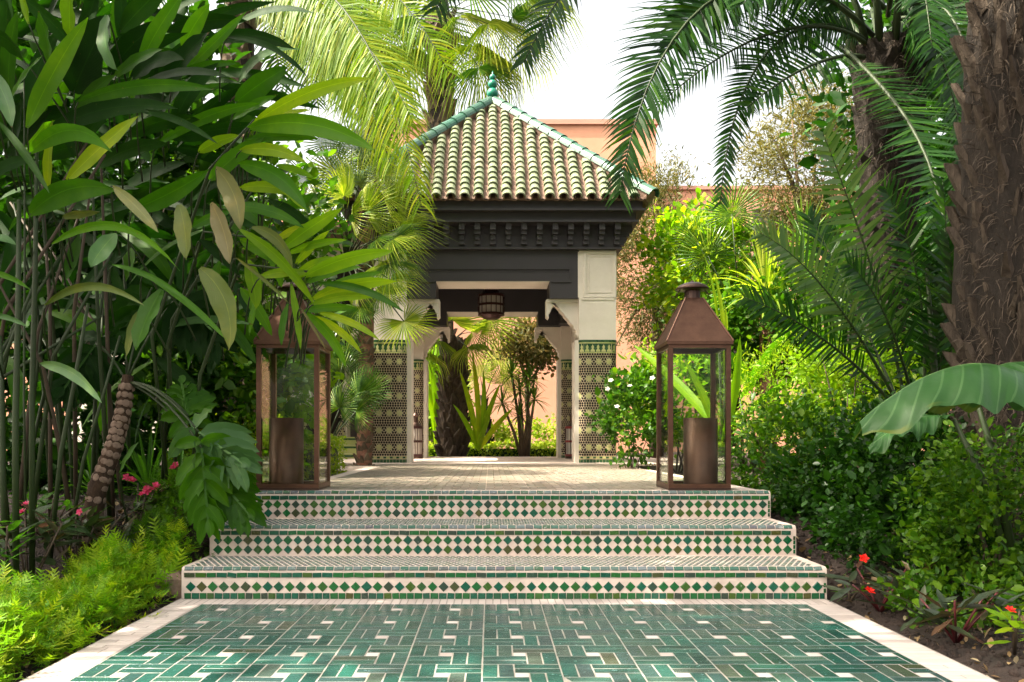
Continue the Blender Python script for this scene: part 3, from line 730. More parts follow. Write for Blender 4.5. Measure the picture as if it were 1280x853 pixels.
M['palm_yel'] = leafmat('yellow_green_leaflet', (.1, .21, .004), (.2, .31, .006), (.38, .4, .012), .5, .4)
M['fan_gr'] = leafmat('fan_palm_leaf', (.05, .13, .012), (.1, .2, .02), (.22, .3, .04), .45, .3, spec=.6)
M['fan_yel'] = leafmat('light_fan_palm_leaf', (.16, .25, .015), (.3, .38, .03), (.48, .5, .09), .5, .3, spec=.6)
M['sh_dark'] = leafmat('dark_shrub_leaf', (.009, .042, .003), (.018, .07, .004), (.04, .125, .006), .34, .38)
M['sh_mid'] = leafmat('mid_shrub_leaf', (.03, .1, .005), (.06, .16, .007), (.13, .24, .01), .45, .4)
M['sh_bright'] = leafmat('bright_shrub_leaf', (.13, .28, .008), (.22, .37, .01), (.38, .45, .015), .52, .45)
M['olive'] = leafmat('dry_olive_leaf', (.08, .1, .025), (.15, .15, .05), (.26, .21, .08), .4, .55, (1.2, 1.0, .6))
M['fern'] = leafmat('feathery_fern', (.1, .27, .008), (.2, .38, .01), (.4, .48, .02), .45, .5)
M['hedge'] = leafmat('clipped_hedge_leaf', (.2, .32, .02), (.32, .42, .02), (.45, .48, .04), .45, .5)
M['begonia'] = leafmat('dark_begonia_leaf', (.03, .05, .02), (.04, .08, .03), (.09, .05, .03), .25, .3, vein=20)
M['purple'] = leafmat('bronze_impatiens_leaf', (.03, .045, .03), (.05, .07, .04), (.09, .04, .03), .2, .28, vein=24)
M['red_stem'] = painted('crimson_stem', (.09, .012, .015), .5, 20, .3)
M['redfl'] = leafmat('scarlet_petal', (.75, .01, .005), (.85, .02, .01), None, .2, .5, (1.2, .6, .5))
M['pinkfl'] = leafmat('pink_petal', (.65, .03, .12), (.75, .08, .22), None, .3, .5, (1.2, .6, .6))
M['whitefl'] = leafmat('white_petal', (.8, .78, .7), (.85, .82, .78), None, .3, .5, (1.0, 1.0, .9))
M['litter'] = leafmat('fallen_dry_leaf', (.16, .09, .04), (.3, .2, .1), (.42, .34, .22), .1, .7, (1, .9, .6))
M['bark'] = barkmat('dark_palm_bark', (.013, .011, .009), (.04, .031, .024))
M['boot'] = barkmat('cut_leaf_base', (.04, .031, .024), (.14, .108, .08), 22, .2)
M['bark_red'] = barkmat('reddish_palm_bark', (.2, .09, .06), (.38, .2, .14), 16, 1.2)
M['bark_gr'] = barkmat('grey_brown_bark', (.07, .05, .035), (.2, .15, .1), 18, .3)
M['scar'] = plaster('pale_leaf_scar', (.26, .18, .13), (.15, .1, .07), .85, 60, .3)
M['ochre'] = barkmat('dark_trunk', (.03, .02, .014), (.1, .06, .035), 20, .4)

def bez(p, t):
    if len(p) == 3: return p[0] * (1 - t) ** 2 + p[1] * 2 * t * (1 - t) + p[2] * t * t
    return p[0] * (1 - t) ** 3 + p[1] * 3 * t * (1 - t) ** 2 + p[2] * 3 * t * t * (1 - t) + p[3] * t ** 3
def bezt(p, t):
    return (bez(p, min(1, t + .01)) - bez(p, max(0, t - .01))).normalized()
UP = Vector((0, 0, 1))
# ------------------------------------------------------------ broad leaf traced in place
def blade(mb, B, T, width, arch, roll=0.0, seg=8, fold=.25, prof=.75, wav=.0, mi=0, droop=0.0):
    """a lance-shaped leaf from B to T, bowed upward by arch; the blade faces mostly -Y, turned about its rib by roll"""
    d = (T - B); L = d.length; fwd = Vector((0, -1, 0))
    side = d.cross(fwd).normalized()
    if side.z < 0: side = -side
    if abs(side.z) < .15 and side.x < 0: side = -side
    C = (B + T) / 2 + side * 2 * arch + Vector((0, -1, 0)) * abs(arch) * .5
    pts = [B, C, T]; vs = []; uv = []; ph = random.random() * 6
    for i in range(seg + 1):
        t_ = i / seg; p = bez(pts, t_); tg = bezt(pts, t_)
        n = (fwd - tg * fwd.dot(tg)).normalized(); n = Matrix.Rotation(roll + .5 * sin(ph + t_ * 2.2) * .5, 3, tg) @ n
        s = tg.cross(n)
        w_ = width * .5 * max(.03, 1.95 * (t_ * .97 + .012) ** (prof * .8) * (1 - t_) ** .75)
        if i == seg: w_ = width * .01
        for k in (-1, -.5, 0, .5, 1):
            q = p + s * (w_ * k) - n * (w_ * fold * abs(k) ** 1.3 * -1.0) + n * wav * width * sin(t_ * 17 + ph + k * 2) * abs(k) - UP * droop * w_ * abs(k)
            vs.append(q); uv.append((k, t_))
    fs = [(i * 5 + k, i * 5 + k + 1, (i + 1) * 5 + k + 1, (i + 1) * 5 + k) for i in range(seg) for k in range(4)]
    mb.add(vs, fs, mi, random.random() * .0, uv); return mb
def leaf_obj(parent, B, T, width, arch, mat, roll=0.0, name='leaf', label=None, **kw):
    mb = MB(); blade(mb, B, T, width, arch, roll, **kw); me = mb.mesh(name, True); me.materials.append(mat)
    o = bpy.data.objects.new(name, me); COL.objects.link(o); rel(o, parent)
    if label: o['label'] = label
    return o
def tube_obj(parent, name, path, rad, mat, n=7):
    o = MB().tube(path, rad, n).build(name, mat, None, True); return rel(o, parent)
# ------------------------------------------------------------ feather frond
def frond(parent, pts, n, ll, lw, mat, vang=.35, droop=.5, fwd=.55, start=.1, rr=.014, stemmat=None, jit=.12, asym=None, roll=0.0, tipl=.35, nrm=None):
    rm = MB(); path = [bez(pts, i / 16) for i in range(17)]
    rm.tube(path, [rr * (1 - .85 * i / 16) for i in range(17)], 6)
    ro = rm.build('frond', stemmat or M['stem'], None, True); rel(ro, parent)
    mb = MB()
    for i in range(n):
        t_ = start + (1 - start) * (i + .5) / n; p = bez(pts, t_); tg = bezt(pts, t_)
        s0 = tg.cross(Vector(nrm) if nrm else UP)
        if s0.length < .05: s0 = Vector((1, 0, 0))
        s0.normalize(); s0 = Matrix.Rotation(roll, 3, tg) @ s0; nn = s0.cross(tg)
        prof = min(1.0, (t_ - start) / .18 + .45) * (1 - (1 - tipl) * max(0, (t_ - .45) / .55) ** 1.4)
        for sg in (-1, 1):
            l = ll * prof * random.uniform(.86, 1.08); wd = lw * random.uniform(.85, 1.1)
            f = fwd + .7 * max(0, t_ - .6); va = vang + random.gauss(0, jit)
            d = (s0 * sg * cos(va) + nn * sin(va)); d = (d * cos(f) + tg * sin(f)).normalized()
            d = (d + Vector((random.gauss(0, jit * .5), random.gauss(0, jit * .5), random.gauss(0, jit * .5)))).normalized()
            wv = d.cross(nn + d * .01).normalized()
            if random.random() < .5: wv = Matrix.Rotation(random.gauss(0, .4), 3, d) @ wv
            vs = []; q = p.copy(); dd = d.copy(); S_ = 4
            for k in range(S_ + 1):
                u = k / S_; ww = wd * .5 * (.55 + .45 * sin(pi * min(1, u * 1.2 + .12))) * (1 - u ** 3)
                if k == S_: vs.append(q.copy())
                else: vs += [q - wv * ww, q + wv * ww]
                dd = (dd - UP * droop * .5 * (u + .25)).normalized(); q = q + dd * (l / S_)
            mb.add(vs, [(0, 1, 3, 2), (2, 3, 5, 4), (4, 5, 7, 6), (6, 7, 8)], 0, random.random())
    lo = mb.build('leaflet', mat, ro); tag(lo, kind='stuff'); return ro
# ------------------------------------------------------------ fan leaf (shared meshes)
def fan_mesh(nm, nseg=34, spread=155, split=.42, droop=.25, wf=1.0, seed=1):
    r_ = random.Random(seed); mb = MB(); R_ = 1.0
    for i in range(nseg):
        a = R(-spread + 2 * spread * (i + .5) / nseg); da = R(spread / nseg) * wf
        l = R_ * (1 - .22 * (abs(a) / R(spread)) ** 2) * r_.uniform(.93, 1.04)
        def pt(r0, ang, z): return (r0 * sin(ang), r0 * cos(ang), z)
        dz = lambda r0: -droop * r0 ** 2.2 * .6
        r1 = split * l; rdg = .02
        kk = r_.uniform(-.04, .04); end = a + kk
        vs = [(0, 0, 0), pt(r1, a - da, dz(r1)), pt(r1, a, dz(r1) + rdg * 1.5), pt(r1, a + da, dz(r1)),
              pt(.72 * l, a - da * .5 + kk * .5, dz(.72 * l)), pt(.72 * l, a + kk * .5, dz(.72 * l) + rdg), pt(.72 * l, a + da * .5 + kk * .5, dz(.72 * l)),
              pt(l * .97, end, dz(l) - droop * r_.uniform(.1, .35))]
        mb.add(vs, [(0, 2, 1), (0, 3, 2), (1, 2, 5, 4), (2, 3, 6, 5), (4, 5, 7), (5, 6, 7)], 0, r_.random() * .999)
    return mb.mesh(nm)
FANS = {}
for mk in ('fan_gr', 'fan_yel'):
    FANS[mk] = []
    for i, (dr, sp) in enumerate(((.15, 150), (.45, 140), (.8, 125), (1.3, 110))):
        me = fan_mesh('fan_leaf', 36, sp, (.38, .34, .3, .22)[i], dr, wf=(.8, .75, .7, .6)[i], seed=i + 3); me.materials.append(M[mk]); FANS[mk].append(me)
def fan(parent, base, hub, R_, mk='fan_gr', var=0, face=None, name='fan_leaf', pr=.008):
    """petiole from base to hub, blade continuing beyond the hub"""
    ax = (hub - base).normalized(); f = face or Vector((0, -1, .6))
    z = (f - ax * f.dot(ax));
    if z.length < .05: z = Vector((0, 0, 1)) - ax * ax.z
    z.normalize(); x = ax.cross(z)
    me = FANS[mk][var]
    o = bpy.data.objects.new(name, me); COL.objects.link(o); o.parent = parent
    Mx = Matrix(((x.x, ax.x, z.x, hub.x), (x.y, ax.y, z.y, hub.y), (x.z, ax.z, z.z, hub.z), (0, 0, 0, 1))) @ Matrix.Diagonal((R_, R_, R_, 1))
    o.matrix_basis = Matrix.Translation(-Vector(parent.location)) @ Mx
    mid = (base + hub) / 2 + UP * (hub - base).length * .08
    tube_obj(parent, 'petiole', [base, mid, hub], [pr * 1.3, pr, pr * .8], M['stem'], 5)
    return o
# ------------------------------------------------------------ small leaves scattered through a volume
def leaf_t(kind='oval'):
    if kind == 'oval': return [(0, 0, 0), (-.28, .35, .06), (-.24, .7, .04), (0, 1, -.06), (.24, .7, .04), (.28, .35, .06), (0, .5, 0)], [(0, 6, 1), (1, 6, 2), (2, 6, 3), (3, 6, 4), (4, 6, 5), (5, 6, 0)]
    if kind == 'lance': return [(0, 0, 0), (-.12, .4, .03), (0, 1, -.1), (.12, .4, .03), (0, .45, 0)], [(0, 4, 1), (1, 4, 2), (2, 4, 3), (3, 4, 0)]
    return [(0, 0, 0), (-.2, .5, .05), (0, 1, 0), (.2, .5, .05)], [(0, 2, 1), (0, 3, 2)]
def rand_mats(n, size, up=.5, outward=None):
    d = rng.normal(size=(n, 3))
    if outward is not None: d = d * .8 + outward * 1.0
    d[:, 2] += up * .2; d /= np.linalg.norm(d, axis=1)[:, None]
    z = rng.normal(size=(n, 3)) * .55; z[:, 2] += up * 1.6
    x = np.cross(d, z); x /= np.linalg.norm(x, axis=1)[:, None] + 1e-9; z = np.cross(x, d)
    s = (size * np.clip(rng.lognormal(-.1, .33, n), .4, 2.1))[:, None]
    return np.stack([x * s, d * s, z * s], axis=2)
def cloud(cen, rad, n, nclump, clump_r, flat_bottom=-.6):
    cen, rad = np.array(cen, float), np.array(rad, float)
    out = []
    u = rng.normal(size=(nclump, 3)); u /= np.linalg.norm(u, axis=1)[:, None]
    u *= (rng.uniform(.35, 1.0, nclump) ** .6)[:, None]; u[:, 2] = np.maximum(u[:, 2], flat_bottom)
    idx = rng.integers(0, nclump, n); v = rng.normal(size=(n, 3)) * clump_r * .5
    loc = u[idx]; return cen + loc * rad + v, loc, idx
def bush(name, label, cat, base, cen, rad, n, size, mat, kind='oval', nclump=40, clump=.16, group=None, stems=5, smat=None, up=.5, crown='foliage', sr=.012, fb=-.6, flowers=None):
    e = empty(name, base, label, cat, group)
    pos, loc, idx = cloud(cen, rad, n, nclump, clump, fb)
    gz = np.array([hgt(px_, py_) for px_, py_ in zip(pos[:, 0], pos[:, 1])]); pos[:, 2] = np.maximum(pos[:, 2], gz + .01)
    tv, tf = leaf_t(kind); tone = rng.random(nclump)
    r_ = np.clip(tone[idx] * .5 + rng.random(n) * .5, 0, .998)
    me = scatter(crown, tv, tf, pos, rand_mats(n, size, up, loc), r_)
    o = link(crown, me, None, mat); rel(o, e); tag(o, kind='stuff')
    b = Vector(base); used = 0
    mb_src = [Vector(cen) + Vector(rng.uniform(-.75, .75, 3) * np.array(rad)) for _ in range(stems)]
    for t_ in mb_src:
        m_ = (b + t_) / 2 + Vector(rng.normal(size=3) * .08 * max(rad)); bb = b + Vector((random.uniform(-.3, .3) * rad[0] * .3, random.uniform(-.2, .2) * rad[1] * .3, 0))
        tube_obj(e, 'stem', [bb, bb.lerp(m_, .6), m_, t_], [sr, sr * .8, sr * .6, sr * .25], smat or M['stem_dk'], 5)
    if flowers:
        for k in range(flowers[1]):
            p = Vector(cen) + Vector(flowers[2][k]) if len(flowers) > 2 else Vector(cen) + Vector(rng.uniform(-.8, .8, 3) * np.array(rad))
            flower(e, p, flowers[3] if len(flowers) > 3 else .03, M[flowers[0]])
    return e
_fl = {}
def flower(parent, p, s, mat, petals=5):
    key = (mat.name, petals)
    if key not in _fl:
        mb = MB()
        for ring in range(2):
            for k in range(petals):
                a = 2 * pi * k / petals + ring * .6; sc = 1 - ring * .35; zt = .25 + ring * .35
                c, s_ = cos(a), sin(a); c2, s2 = cos(a + .5), sin(a + .5); c1, s1 = cos(a - .5), sin(a - .5)
                mb.add([(0, 0, 0), (.7 * c1 * sc, .7 * s1 * sc, zt * .7), (c * sc, s_ * sc, zt), (.7 * c2 * sc, .7 * s2 * sc, zt * .7)], [(0, 1, 2), (0, 2, 3)], 0, random.random())
        me = mb.mesh('flower'); me.materials.append(mat); _fl[key] = me
    o = bpy.data.objects.new('flower', _fl[key]); COL.objects.link(o); o.parent = parent; o.location = p - Vector(parent.location)
    o.rotation_euler = (random.uniform(.3, 1.3), 0, random.uniform(-.6, .6)); o.scale = (s, s, s); return o
def tree(name, label, base, height, tr, crown_c, crown_r, n, size, mat, kind='oval', nclump=70, clump=.35, limbs=7, bark=None, cat='tree', group=None, lean=(0, 0)):
    e = empty(name, base, label, cat, group); b = Vector(base)
    top = b + Vector((lean[0], lean[1], height))
    tube_obj(e, 'trunk', [b, b.lerp(top, .35) + Vector((.05, 0, 0)), b.lerp(top, .7), top], [tr * 1.25, tr, tr * .8, tr * .55], bark or M['bark_gr'], 10)
    for k in range(limbs):
        t_ = Vector(crown_c) + Vector(rng.uniform(-.75, .75, 3) * np.array(crown_r)); s = b.lerp(top, random.uniform(.55, 1))
        m_ = s.lerp(t_, .5) + UP * .1 * max(crown_r)
        tube_obj(e, 'limb', [s, m_, t_], [tr * .45, tr * .28, tr * .08], bark or M['bark_gr'], 6)
    pos, loc, idx = cloud(crown_c, crown_r, n, nclump, clump, -.9); tone = rng.random(nclump)
    tv, tf = leaf_t(kind)
    me = scatter('crown', tv, tf, pos, rand_mats(n, size, .4, loc), np.clip(tone[idx] * .5 + rng.random(n) * .5, 0, .998))
    o = link('crown', me, None, mat); rel(o, e); tag(o, kind='stuff'); return e
# ------------------------------------------------------------ palm trunk with cut leaf bases
def boot_mesh():
    # wedge: broad clasping base, narrowing to a cut end that stands off the trunk; length along +Z
    mb = MB(); vs = []
    for (z, w_, y0, th) in ((0, .5, .0, .12), (.35, .46, -.08, .2), (.7, .26, -.25, .24), (1.0, .17, -.4, .2)):
        vs += [(-w_, y0 + .1, z), (-w_ * .6, y0 - th * .5, z), (w_ * .6, y0 - th * .5, z + .02), (w_, y0 + .1, z), (0, y0 + .2, z)]
    fs = [(i * 5 + k, i * 5 + (k + 1) % 5, (i + 1) * 5 + (k + 1) % 5, (i + 1) * 5 + k) for i in range(3) for k in range(5)] + [(15, 16, 17, 18, 19)]
    mb.add(vs, fs); return mb.mesh('leaf_base')
BOOT = boot_mesh(); BOOT.materials.append(M['boot']); BOOT.materials.append(M['bark'])
BOOT_D = boot_mesh(); BOOT_D.materials.append(M['bark'])
BOOT_R = boot_mesh(); BOOT_R.materials.append(M['bark_gr'])
def palm_trunk(e, pts, rads, step, size, mesh, mat, bl=1.0, fib=0, per=9):
    n = 24; path = []
    P_ = [Vector(p) for p in pts]
    L = sum((P_[i + 1] - P_[i]).length for i in range(len(P_) - 1))
    def at(s):
        for i in range(len(P_) - 1):
            l = (P_[i + 1] - P_[i]).length
            if s <= l or i == len(P_) - 2: return P_[i].lerp(P_[i + 1], s / l), rads[i] + (rads[i + 1] - rads[i]) * s / l, (P_[i + 1] - P_[i]).normalized()
            s -= l
    pp, rr = [], []
    for i in range(n + 1):
        p, r_, _ = at(L * i / n * .9999); pp.append(p); rr.append(r_ * random.uniform(.94, 1.05))
    tube_obj(e, 'trunk', pp, rr, mat, 16)
    k = 0; s = 0.02
    while s < L - size * .5:
        p, r_, tg = at(s)
        for j in range(per):
            a = 2 * pi * (j + (.5 if k % 2 else 0)) / per + random.gauss(0, .06)
            out = Vector((cos(a), sin(a), 0))
            if out.y > .35: continue
            o = bpy.data.objects.new('leaf_base', mesh); COL.objects.link(o); o.parent = e
            o.location = p + out * r_ * .93 + UP * random.uniform(-.2, .2) * step - Vector(e.location)
            o.rotation_euler = Euler((random.gauss(-.08, .12) , random.gauss(0, .18), a + pi / 2)); sc = size * random.uniform(.75, 1.15)
            o.scale = (sc * bl * random.uniform(.8, 1.1), sc * random.uniform(.7, 1.2), sc * random.uniform(.75, 1.2))
        s += step; k += 1
    if fib:
        mb = MB()
        for i in range(fib):
            p, r_, tg = at(random.uniform(0, L)); a = random.uniform(-pi, 0) ; out = Vector((cos(a), sin(a), 0)); q = p + out * r_ * 1.02
            d = (out * random.uniform(0, .9) + Vector((random.gauss(0, .6), random.gauss(0, .3), random.gauss(-.2, .7)))).normalized(); l = random.uniform(.04, .13)
            wv = d.cross(out + Vector((.01, .02, .03))).normalized() * .0022
            m_ = q + d * l * .5; t_ = m_ + (d - UP * .6).normalized() * l * .5
            mb.add([q - wv, q + wv, m_ + wv, m_ - wv, t_], [(0, 1, 2, 3), (3, 2, 4)], 0, random.random())
        o = mb.build('bark_fibre', M['boot']); rel(o, e); tag(o, kind='stuff')
def rosette(e, c, n, L_, w_, mat, lo=-.3, hi=1.3, droop=.25, name='leaf', ax=None):
    """spiky head of stiff narrow leaves"""
    for i in range(n):
        a = i * 2.39996 + random.gauss(0, .1); el = lo + (hi - lo) * (i / max(1, n - 1)) + random.gauss(0, .08)
        d = Vector((cos(a) * cos(el), sin(a) * cos(el), sin(el))); l = L_ * random.uniform(.8, 1.1)
        B = c + d * L_ * .03; mid = c + d * l * .55; T = c + d * l - UP * droop * l * max(0, cos(el)) ** 1.5
        mb = MB(); pts = [B, mid, T]; vs = []
        wv = d.cross(UP);
        if wv.length < .1: wv = Vector((1, 0, 0))
        wv.normalize(); nn = wv.cross(d)
        for k in range(6):
            t_ = k / 5; p = bez(pts, t_); ww = w_ * .5 * (sin(pi * min(1, t_ * .75 + .2))) * (1 if k < 5 else .05)
            vs += [p - wv * ww + nn * ww * .5, p, p + wv * ww + nn * ww * .5]
        mb.add(vs, [(i_ * 3 + k, i_ * 3 + k + 1, (i_ + 1) * 3 + k + 1, (i_ + 1) * 3 + k) for i_ in range(5) for k in range(2)], 0, 0, [(-.8, .3), (.2, .5), (.8, .3)] * 6)
        o = mb.build(name, mat); rel(o, e)
# ============================================================ GINGER CLUMP (big leaves at the photograph's left edge)
D, Mi, Br, Pa, Bl = 'lf_dark', 'lf_mid', 'lf_bright', 'lf_pale', 'lf_blue'
def LB(e, rows):
    for r in rows:
        bx, by, tx, ty, w_, ar, db, dt, tone = r[:9]; roll = r[9] if len(r) > 9 else random.gauss(0, .35)
        B, T = P(bx, by, db), P(tx, ty, dt); k = (db + dt) / 2 / F
        dd_ = (T - B).normalized(); q1 = B - dd_ * .07 + Vector((0, .03, -.02)); q2 = q1 + Vector((-dd_.x * .1, .28, -.24))
        lf = leaf_obj(e, B, T, w_ * k * 1.08, ar * k * 1.0, M[tone], roll, wav=.045, droop=.15, seg=10, label=('withered pale leaf' if tone == Pa else None))
        pt = MB().tube([bez([B + dd_ * .01, q1, q2], j / 5) for j in range(6)], [.003, .0035, .004, .0045, .005, .005], 5).build('leaf_stalk', M['stem'], lf, True)
g1 = empty('ginger_clump', P(60, 660, 5.0), 'tall dense clump of dark canes carrying long broad leaves at the garden edge', 'plant')
g1.location.z = hgt(g1.location.x, 5.0)
LB(g1, [
 (34, 160, 110, 22, 30, 4, 3.9, 3.8, Mi, .3), (84, 225, 173, 145, 25, 2, 3.8, 3.7, Br, .2), (14, 124, 53, 70, 18, 3, 3.8, 3.8, Mi),
 (96, 128, 268, 112, 21, 12, 3.9, 3.5, Mi, .5), (37, 191, 140, 190, 28, 26, 3.7, 3.4, Mi, .5), (60, 165, 222, 136, 30, 14, 4.2, 3.9, D), (172, 138, 272, 180, 11, 8, 4.0, 3.6, D),
 (144, 95, 204, 62, 22, 4, 4.0, 3.8, Mi), (165, 97, 230, 75, 32, 9, 4.1, 3.9, D), (176, 78, 232, -12, 27, 3, 4.1, 3.9, Mi, .4), (92, 115, 138, 18, 64, 2, 4.2, 4.0, D, .1),
 (134, 19, 147, 88, 28, -8, 3.9, 3.8, Bl, .6), (138, 92, 204, 28, 36, 6, 4.25, 4.1, D), (62, 78, 48, 14, 32, 3, 4.0, 3.9, Mi), (88, 45, 92, -35, 30, 3, 4.1, 3.9, Br),
 (36, 30, 20, -25, 13, 2, 3.9, 3.9, Br), (32, 78, -20, 38, 26, 8, 3.9, 3.8, D), (-16, 88, 15, 160, 26, 8, 3.5, 3.4, Bl), (-2, 152, 62, 242, 12, 4, 3.7, 3.6, Mi),
 (37, 268, 146, 238, 36, 16, 3.8, 3.5, Mi, .4), (141, 233, 198, 291, 18, 3, 3.5, 3.4, Pa), (165, 262, 262, 212, 28, -4, 4.1, 3.9, Mi, .3), (65, 305, 225, 339, 14, 38, 3.7, 3.3, Mi, .5),
 (145, 292, 113, 334, 30, 2, 3.6, 3.5, Bl), (56, 382, 180, 382, 13, 24, 3.7, 3.4, Pa, .6), (78, 272, 125, 265, 13, 2, 3.9, 3.8, Pa), (140, 331, 240, 380, 9, 8, 3.8, 3.6, Mi),
 (202, 362, 170, 438, 38, 3, 3.9, 3.8, Mi, .2), (172, 390, 158, 446, 15, 1, 3.9, 3.9, Pa), (50, 455, 127, 504, 18, 13, 3.8, 3.5, Bl, .4), (150, 592, 173, 553, 15, 2, 4.3, 4.2, Mi),
 (-20, 300, 20, 306, 14, 6, 3.6, 3.6, Bl), (-15, 340, 38, 362, 10, 5, 3.6, 3.5, Mi), (-10, 395, 36, 410, 9, 5, 3.6, 3.5, Bl), (-20, 230, 45, 200, 22, 8, 3.9, 3.8, D),
 (60, 240, 66, 150, 16, 2, 4.2, 4.0, Br), (100, 60, 130, -30, 30, 2, 4.4, 4.2, D), (150, 40, 215, -25, 34, 2, 4.3, 4.1, D), (205, 110, 262, 40, 40, 4, 4.4, 4.3, D), (228, 60, 262, 5, 24, 2, 4.5, 4.4, Mi),
 (120, 210, 210, 180, 26, 8, 4.4, 4.2, D), (20, 210, 30, 120, 24, 4, 4.5, 4.3, D), (160, 170, 250, 150, 24, 8, 4.4, 4.3, D), (10, 60, 15, -30, 26, 4, 4.4, 4.3, D),
 (224, 256, 233, 325, 30, 3, 3.8, 3.7, Pa, .2), (264, 254, 287, 330, 31, 5, 3.8, 3.7, Pa, .2), (270, 210, 300, 287, 34, 9, 3.9, 3.8, Pa, .3), (250, 335, 286, 438, 38, 17, 3.75, 3.7, Pa, .3), (180, 342, 287, 428, 11, 6, 3.8, 3.7, Mi)])
for i in range(44):
    bx, by = random.uniform(-20, 250), random.uniform(0, 170); dd = random.uniform(4.2, 4.9)
    if bx > 200 and by < 60: continue
    an = random.uniform(-1.5, -.1) if random.random() < .8 else random.uniform(-2.6, -1.6); l = random.uniform(80, 130)
    leaf_obj(g1, P(bx, by + 30, dd), P(bx + l * cos(an), by + 30 + l * sin(an), dd - random.uniform(0, .3)), random.uniform(.08, .12), random.uniform(.0, .06), M[random.choice((D, D, Mi, Mi))], random.gauss(0, .4), seg=6, droop=.15)
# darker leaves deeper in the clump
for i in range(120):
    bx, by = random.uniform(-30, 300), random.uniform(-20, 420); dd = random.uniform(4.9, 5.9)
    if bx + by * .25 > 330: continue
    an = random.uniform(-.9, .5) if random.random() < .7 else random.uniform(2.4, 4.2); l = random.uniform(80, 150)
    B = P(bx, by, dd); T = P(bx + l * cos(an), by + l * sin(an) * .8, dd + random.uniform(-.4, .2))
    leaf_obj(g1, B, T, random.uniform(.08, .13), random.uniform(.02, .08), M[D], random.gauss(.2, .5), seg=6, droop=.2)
gz = lambda x, y: hgt(x, y) - .02
for i in range(26):
    x0, y0 = random.uniform(-2.95, -2.15), random.uniform(4.3, 5.6)
    tx, ty = P(random.uniform(-10, 190), 0, y0).x, y0 + random.uniform(-.5, .2); h = random.uniform(1.4, 2.4)
    b = Vector((x0, y0, gz(x0, y0))); t_ = Vector((tx, ty, h)); m_ = b.lerp(t_, .5) + Vector(((x0 - tx) * .18, 0, .25))
    tube_obj(g1, 'cane', [b, b.lerp(m_, .5) + Vector((0, 0, .04)), m_, t_], [.014, .013, .011, .006], M['stem'] if i % 3 else M['stem_dk'], 6)
for (x0, y0, x1, y1, dd, r_) in ((20, 668, 24, 250, 3.9, .0155), (40, 655, 46, 180, 4.0, .014), (33, 700, 30, 100, 4.2, .006), (8, 665, 0, 420, 4.1, .015), (62, 660, 110, 380, 4.4, .013), (84, 655, 150, 420, 4.5, .01)):
    b = P(x0, y0, dd); b.z = hgt(b.x, b.y) - .02; tube_obj(g1, 'cane', [b, P((x0 * 2 + x1) / 3 - 2, (y0 * 2 + y1) / 3, dd), P((x0 + 2 * x1) / 3, (y0 + 2 * y1) / 3, dd), P(x1, y1, dd)], [r_, r_ * .95, r_ * .85, r_ * .6], M['stem'], 8)
for i in range(46):
    bx, by = random.uniform(-10, 290), random.uniform(230, 470); dd = random.uniform(5.0, 5.8); l = random.uniform(70, 130); an = random.uniform(.2, 2.6)
    leaf_obj(g1, P(bx, by, dd), P(bx + l * cos(an), by + l * sin(an), dd - random.uniform(0, .3)), random.uniform(.08, .14), random.uniform(.02, .06), M[random.choice((D, D, Mi))], random.gauss(.2, .5), seg=6, droop=.2)
g2 = empty('ginger_shoot', P(215, 640, 4.9), 'arching cane of long yellow-green leaves fanned out above the copper lantern', 'plant'); g2.location.z = hgt(g2.location.x, 4.9)
